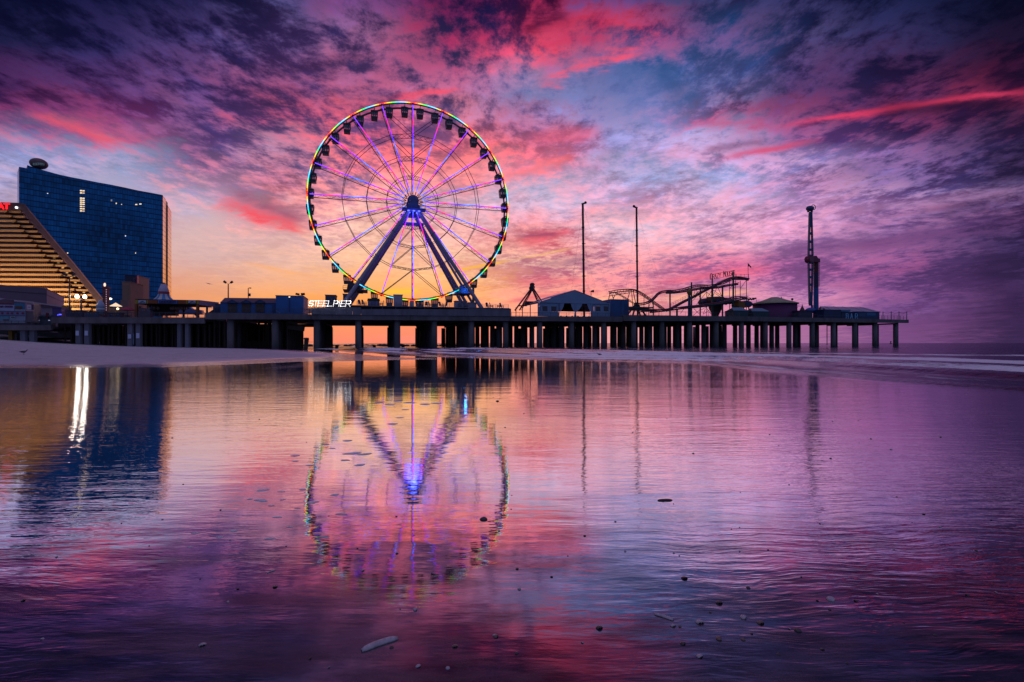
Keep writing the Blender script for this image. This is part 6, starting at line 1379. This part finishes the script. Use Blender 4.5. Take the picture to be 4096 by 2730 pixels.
mb = MB(); mb.lathe([(0,-.3),(1.6,-.3),(1.6,1.0),(0,1.0)], tuple(l_), 10); mb.build('float', black, t); mb = MB(); mb.tube(l_+Vector((0,0,1)), l_+Vector((0,0,3.6)), 1.0, .5, n=6); mb.box(tuple(l_+Vector((0,0,4.2))), (1.6,1.6,1.2)); mb.build('cage', black, t)
# shells
def shellmat(nm, rgb, r=.45):
    return mat(nm, rgb, r, var=.35, vscale=60)
shp = shellmat('shell_pale', (.42,.36,.42)); shd = shellmat('shell_dark', (.05,.04,.05), .35); shb = shellmat('shell_brown', (.16,.10,.09))
def clam(name, r, m, seedv=0):
    # a fan shaped domed valve with ribs, lying on its rim
    mb = MB(); n, k = 18, 6; vs = [Vector((0, -r*.62, r*.10))]; fs = []
    for j in range(1, k+1):
        for i in range(n):
            a = -2.2+4.4*i/(n-1)+pi/2; f_ = j/k; rr = r*f_*(.85+.25*cos((a-pi/2)*.8)); rb = 1+.03*cos(i*pi)
            vs.append(Vector((rr*cos(a)*1.05*rb, -r*.62+(rr*sin(a)+r*.62*f_)*.92*rb, r*.52*sin(pi*(.18+.82*(1-f_))*.62)*(.65+.35*cos((a-pi/2)*.6)) if j < k else 0)))
    for i in range(n-1): fs.append((0, 1+i, 2+i))
    for j in range(k-1):
        for i in range(n-1): a = 1+j*n+i; fs.append((a, a+n, a+n+1, a+1))
    mb.add(vs, fs, True); o = mb.build(name, m, None, (0, 0, 0)); md_ = o.modifiers.new('thick', 'SOLIDIFY'); md_.thickness = r*.10; return o
def razor(name, L_, m):
    mb = MB(); n = 8; kk = 9; vs = []; fs = []
    for j in range(kk+1):
        x = L_*(j/kk-.5); w = L_*.11*(1-(abs(j/kk-.5)*2)**6*.5); bend = L_*.05*(1-(j/kk*2-1)**2)
        for i in range(n+1): a = pi*i/n; vs.append(Vector((x, w*cos(a)+bend, w*.75*sin(a))))
    for j in range(kk):
        for i in range(n): a = j*(n+1)+i; fs.append((a, a+1, a+n+2, a+n+1))
    mb.add(vs, fs, True); o = mb.build(name, m, None, (0, 0, 0)); md_ = o.modifiers.new('thick', 'SOLIDIFY'); md_.thickness = L_*.012; return o
protos = [clam('clam_shell', .05, shp), clam('clam_shell', .05, shd), clam('clam_shell', .05, shb), razor('razor_shell', .15, shp), razor('razor_shell', .15, shd)]
used = [0]*5
def place(k, px, py, size, rz, label, cat='shell', group=None, tilt=0.0):
    o = protos[k] if not used[k] else protos[k].copy()
    if used[k]: col.objects.link(o)
    used[k] = 1; p_ = sea_at(px, py); o.location = (p_.x, p_.y, .001); base_ = .05 if k < 3 else .15
    s_ = size/base_/2*.85 if k < 3 else size/base_; o.scale = (s_, s_, s_*1.1); o.rotation_euler = (tilt, tilt*.5, rz); tag(o, label, cat, group); return o
sp = lambda px, wpx, py: wpx*(EYE/(py-HY))     # width in metres of wpx pixels on the ground at row py
for (k, x, y, w, rz, lab) in ((3,2655,2470,78,-.65,'long pale razor shell lying beside a small clam in the lower middle right'),(0,2693,2505,28,.5,'small pale clam touching the end of the long razor shell'),(0,2800,2492,42,.2,'pale triangular clam shell in the lower middle right'),(1,2398,2514,36,.4,'dark rounded shell left of the long razor shell'),(0,2975,2472,38,1.0,'pale clam shell with a dark edge right of the triangular clam'),(2,3043,2494,36,.3,'brown oval shell right of the pale clam pair'),(1,3192,2524,34,2.2,'dark shell rightmost of the lower row of shells'),(2,2877,2557,34,1.2,'brown clam shell below the triangular one'),(1,2877,2414,34,.2,'small dark shell above the triangular clam'),(2,2973,2560,22,2.0,'small brown shell in the lowest row'),(0,3325,2400,44,1.4,'broad pale shell fragment at the right of the shell field'),(1,2733,2577,30,.9,'dark mussel like shell in the lowest row'),(0,2800,2628,34,.6,'lowest pale shell near the bottom edge'),(1,2738,2315,32,.1,'dark shell above the long razor shell'),(0,810,2582,34,.5,'pale oval shell in the dark sand at lower left'),(2,1820,2588,30,.3,'pinkish shell in the lower middle'),(2,1985,2548,28,1.2,'dark red shell just right of the wheel reflection bottom'),(0,1978,2543,20,.3,'tiny pale shell beside the dark red shell'),(0,1662,2440,26,1.6,'upright pale shell at the foot of the wheel reflection'),(3,1520,2580,150,.62,'large pale ribbed razor shell lying in the lower left middle'),(1,1990,1606,16,.3,'dark lump of shell right of the mirrored wheel'),(4,2660,2003,60,.1,'dark flat shell in mid water right of the mast reflections'),(1,1935,2079,38,2.9,'dark curved shell below the right of the mirrored wheel rim'),(3,1085,2288,34,.9,'narrow shell at the left below the mirrored wheel'),(2,1100,2350,24,.3,'small pinkish shell below the narrow shell')):
    place(k, x, y, sp(x, w, y), rz, lab, group='shells scattered on the wet beach')
rn = random.Random(21)
labs = {0: 'little pale shell bit scattered on the wet sand', 1: 'little dark shell bit scattered on the wet sand', 2: 'little brown shell bit scattered on the wet sand'}
for i in range(120):
    k = rn.choice((0, 0, 1, 1, 2)); x = rn.uniform(40, 4050); y = 1560 + 1120*rn.random()**1.1
    if x < 1000 and y > 2300 and rn.random() < .6: continue
    place(k, x, y, rn.uniform(.014, .036)*(1.3 if y < 1900 else .9), rn.uniform(0, 6.28), labs[k], group=('pale', 'dark', 'brown')[k] + ' shell bits strewn over the wet beach', tilt=rn.uniform(-.3, .3))
# foam flecks
fm = mat('foam_bubble', (.85,.78,.86), .5, bump=.01, bscale=60)
def fleck(seed):
    r_ = random.Random(seed); mb = MB(); n = 20; ph = [r_.uniform(0, 6.28) for _ in range(3)]
    vs = [Vector((0, 0, .018))]
    for ring, (f_, z) in enumerate(((.5, .017), (.85, .010), (1.0, .0))):
        for i in range(n):
            a = 2*pi*i/n; q = 1+.22*sin(2*a+ph[0])+.13*sin(3*a+ph[1])+.07*sin(5*a+ph[2]); vs.append(Vector((cos(a)*.16*f_*q, sin(a)*.055*f_*q, z)))
    fs = [(0, 1+i, 1+(i+1) % n) for i in range(n)] + [(1+r*n+i, 1+r*n+n+i, 1+r*n+n+(i+1) % n, 1+r*n+(i+1) % n) for r in range(2) for i in range(n)]
    mb.add(vs, fs, True); return mb.build('foam_fleck', fm, None, (0, 0, 0))
fps = [fleck(i) for i in range(4)]; fu = [0]*4
FL = [(1180,1824,52),(1180,1846,34),(1050,1962,60),(1045,2003,70),(1000,1998,30),(1125,1968,34),(1085,2024,36),(1110,2070,42),(935,2124,46),(1240,1862,40),(1300,1778,44),(1265,1790,30),(1390,1764,54),(1410,1815,80),(1380,1842,50),(1330,1795,32),(1440,1861,60),(1460,1818,66),(1250,2010,60),(1365,2057,54),(1520,1610,60),(1560,1620,50),(1590,1605,44),(1640,1612,56),(1700,1618,60),(1745,1615,50),(1620,1640,40),(1490,1752,54),(1570,1697,60),(1600,1672,36),(1130,2000,30),(1160,2110,30),(880,2150,40),(760,2190,30),(1210,1960,40),(1300,2150,44),(1340,1980,50),(1190,2035,28),(780,2134,40),(1080,2155,50)]
for i, (x, y, w) in enumerate(FL):
    k = i % 4; o = fps[k] if not fu[k] else fps[k].copy()
    if fu[k]: col.objects.link(o)
    fu[k] = 1; p_ = sea_at(x, y); o.location = (p_.x, p_.y, .001); s_ = sp(x, w, y)/.42; o.scale = (s_, s_*1.5, min(1.2, s_)); o.rotation_euler = (0, 0, random.uniform(-.4, .4)); tag(o, 'small drifting fleck of sea foam on the mirror wet beach', 'foam', 'foam flecks around the mirrored wheel')

for k in range(5):
    if not used[k]: bpy.data.objects.remove(protos[k])
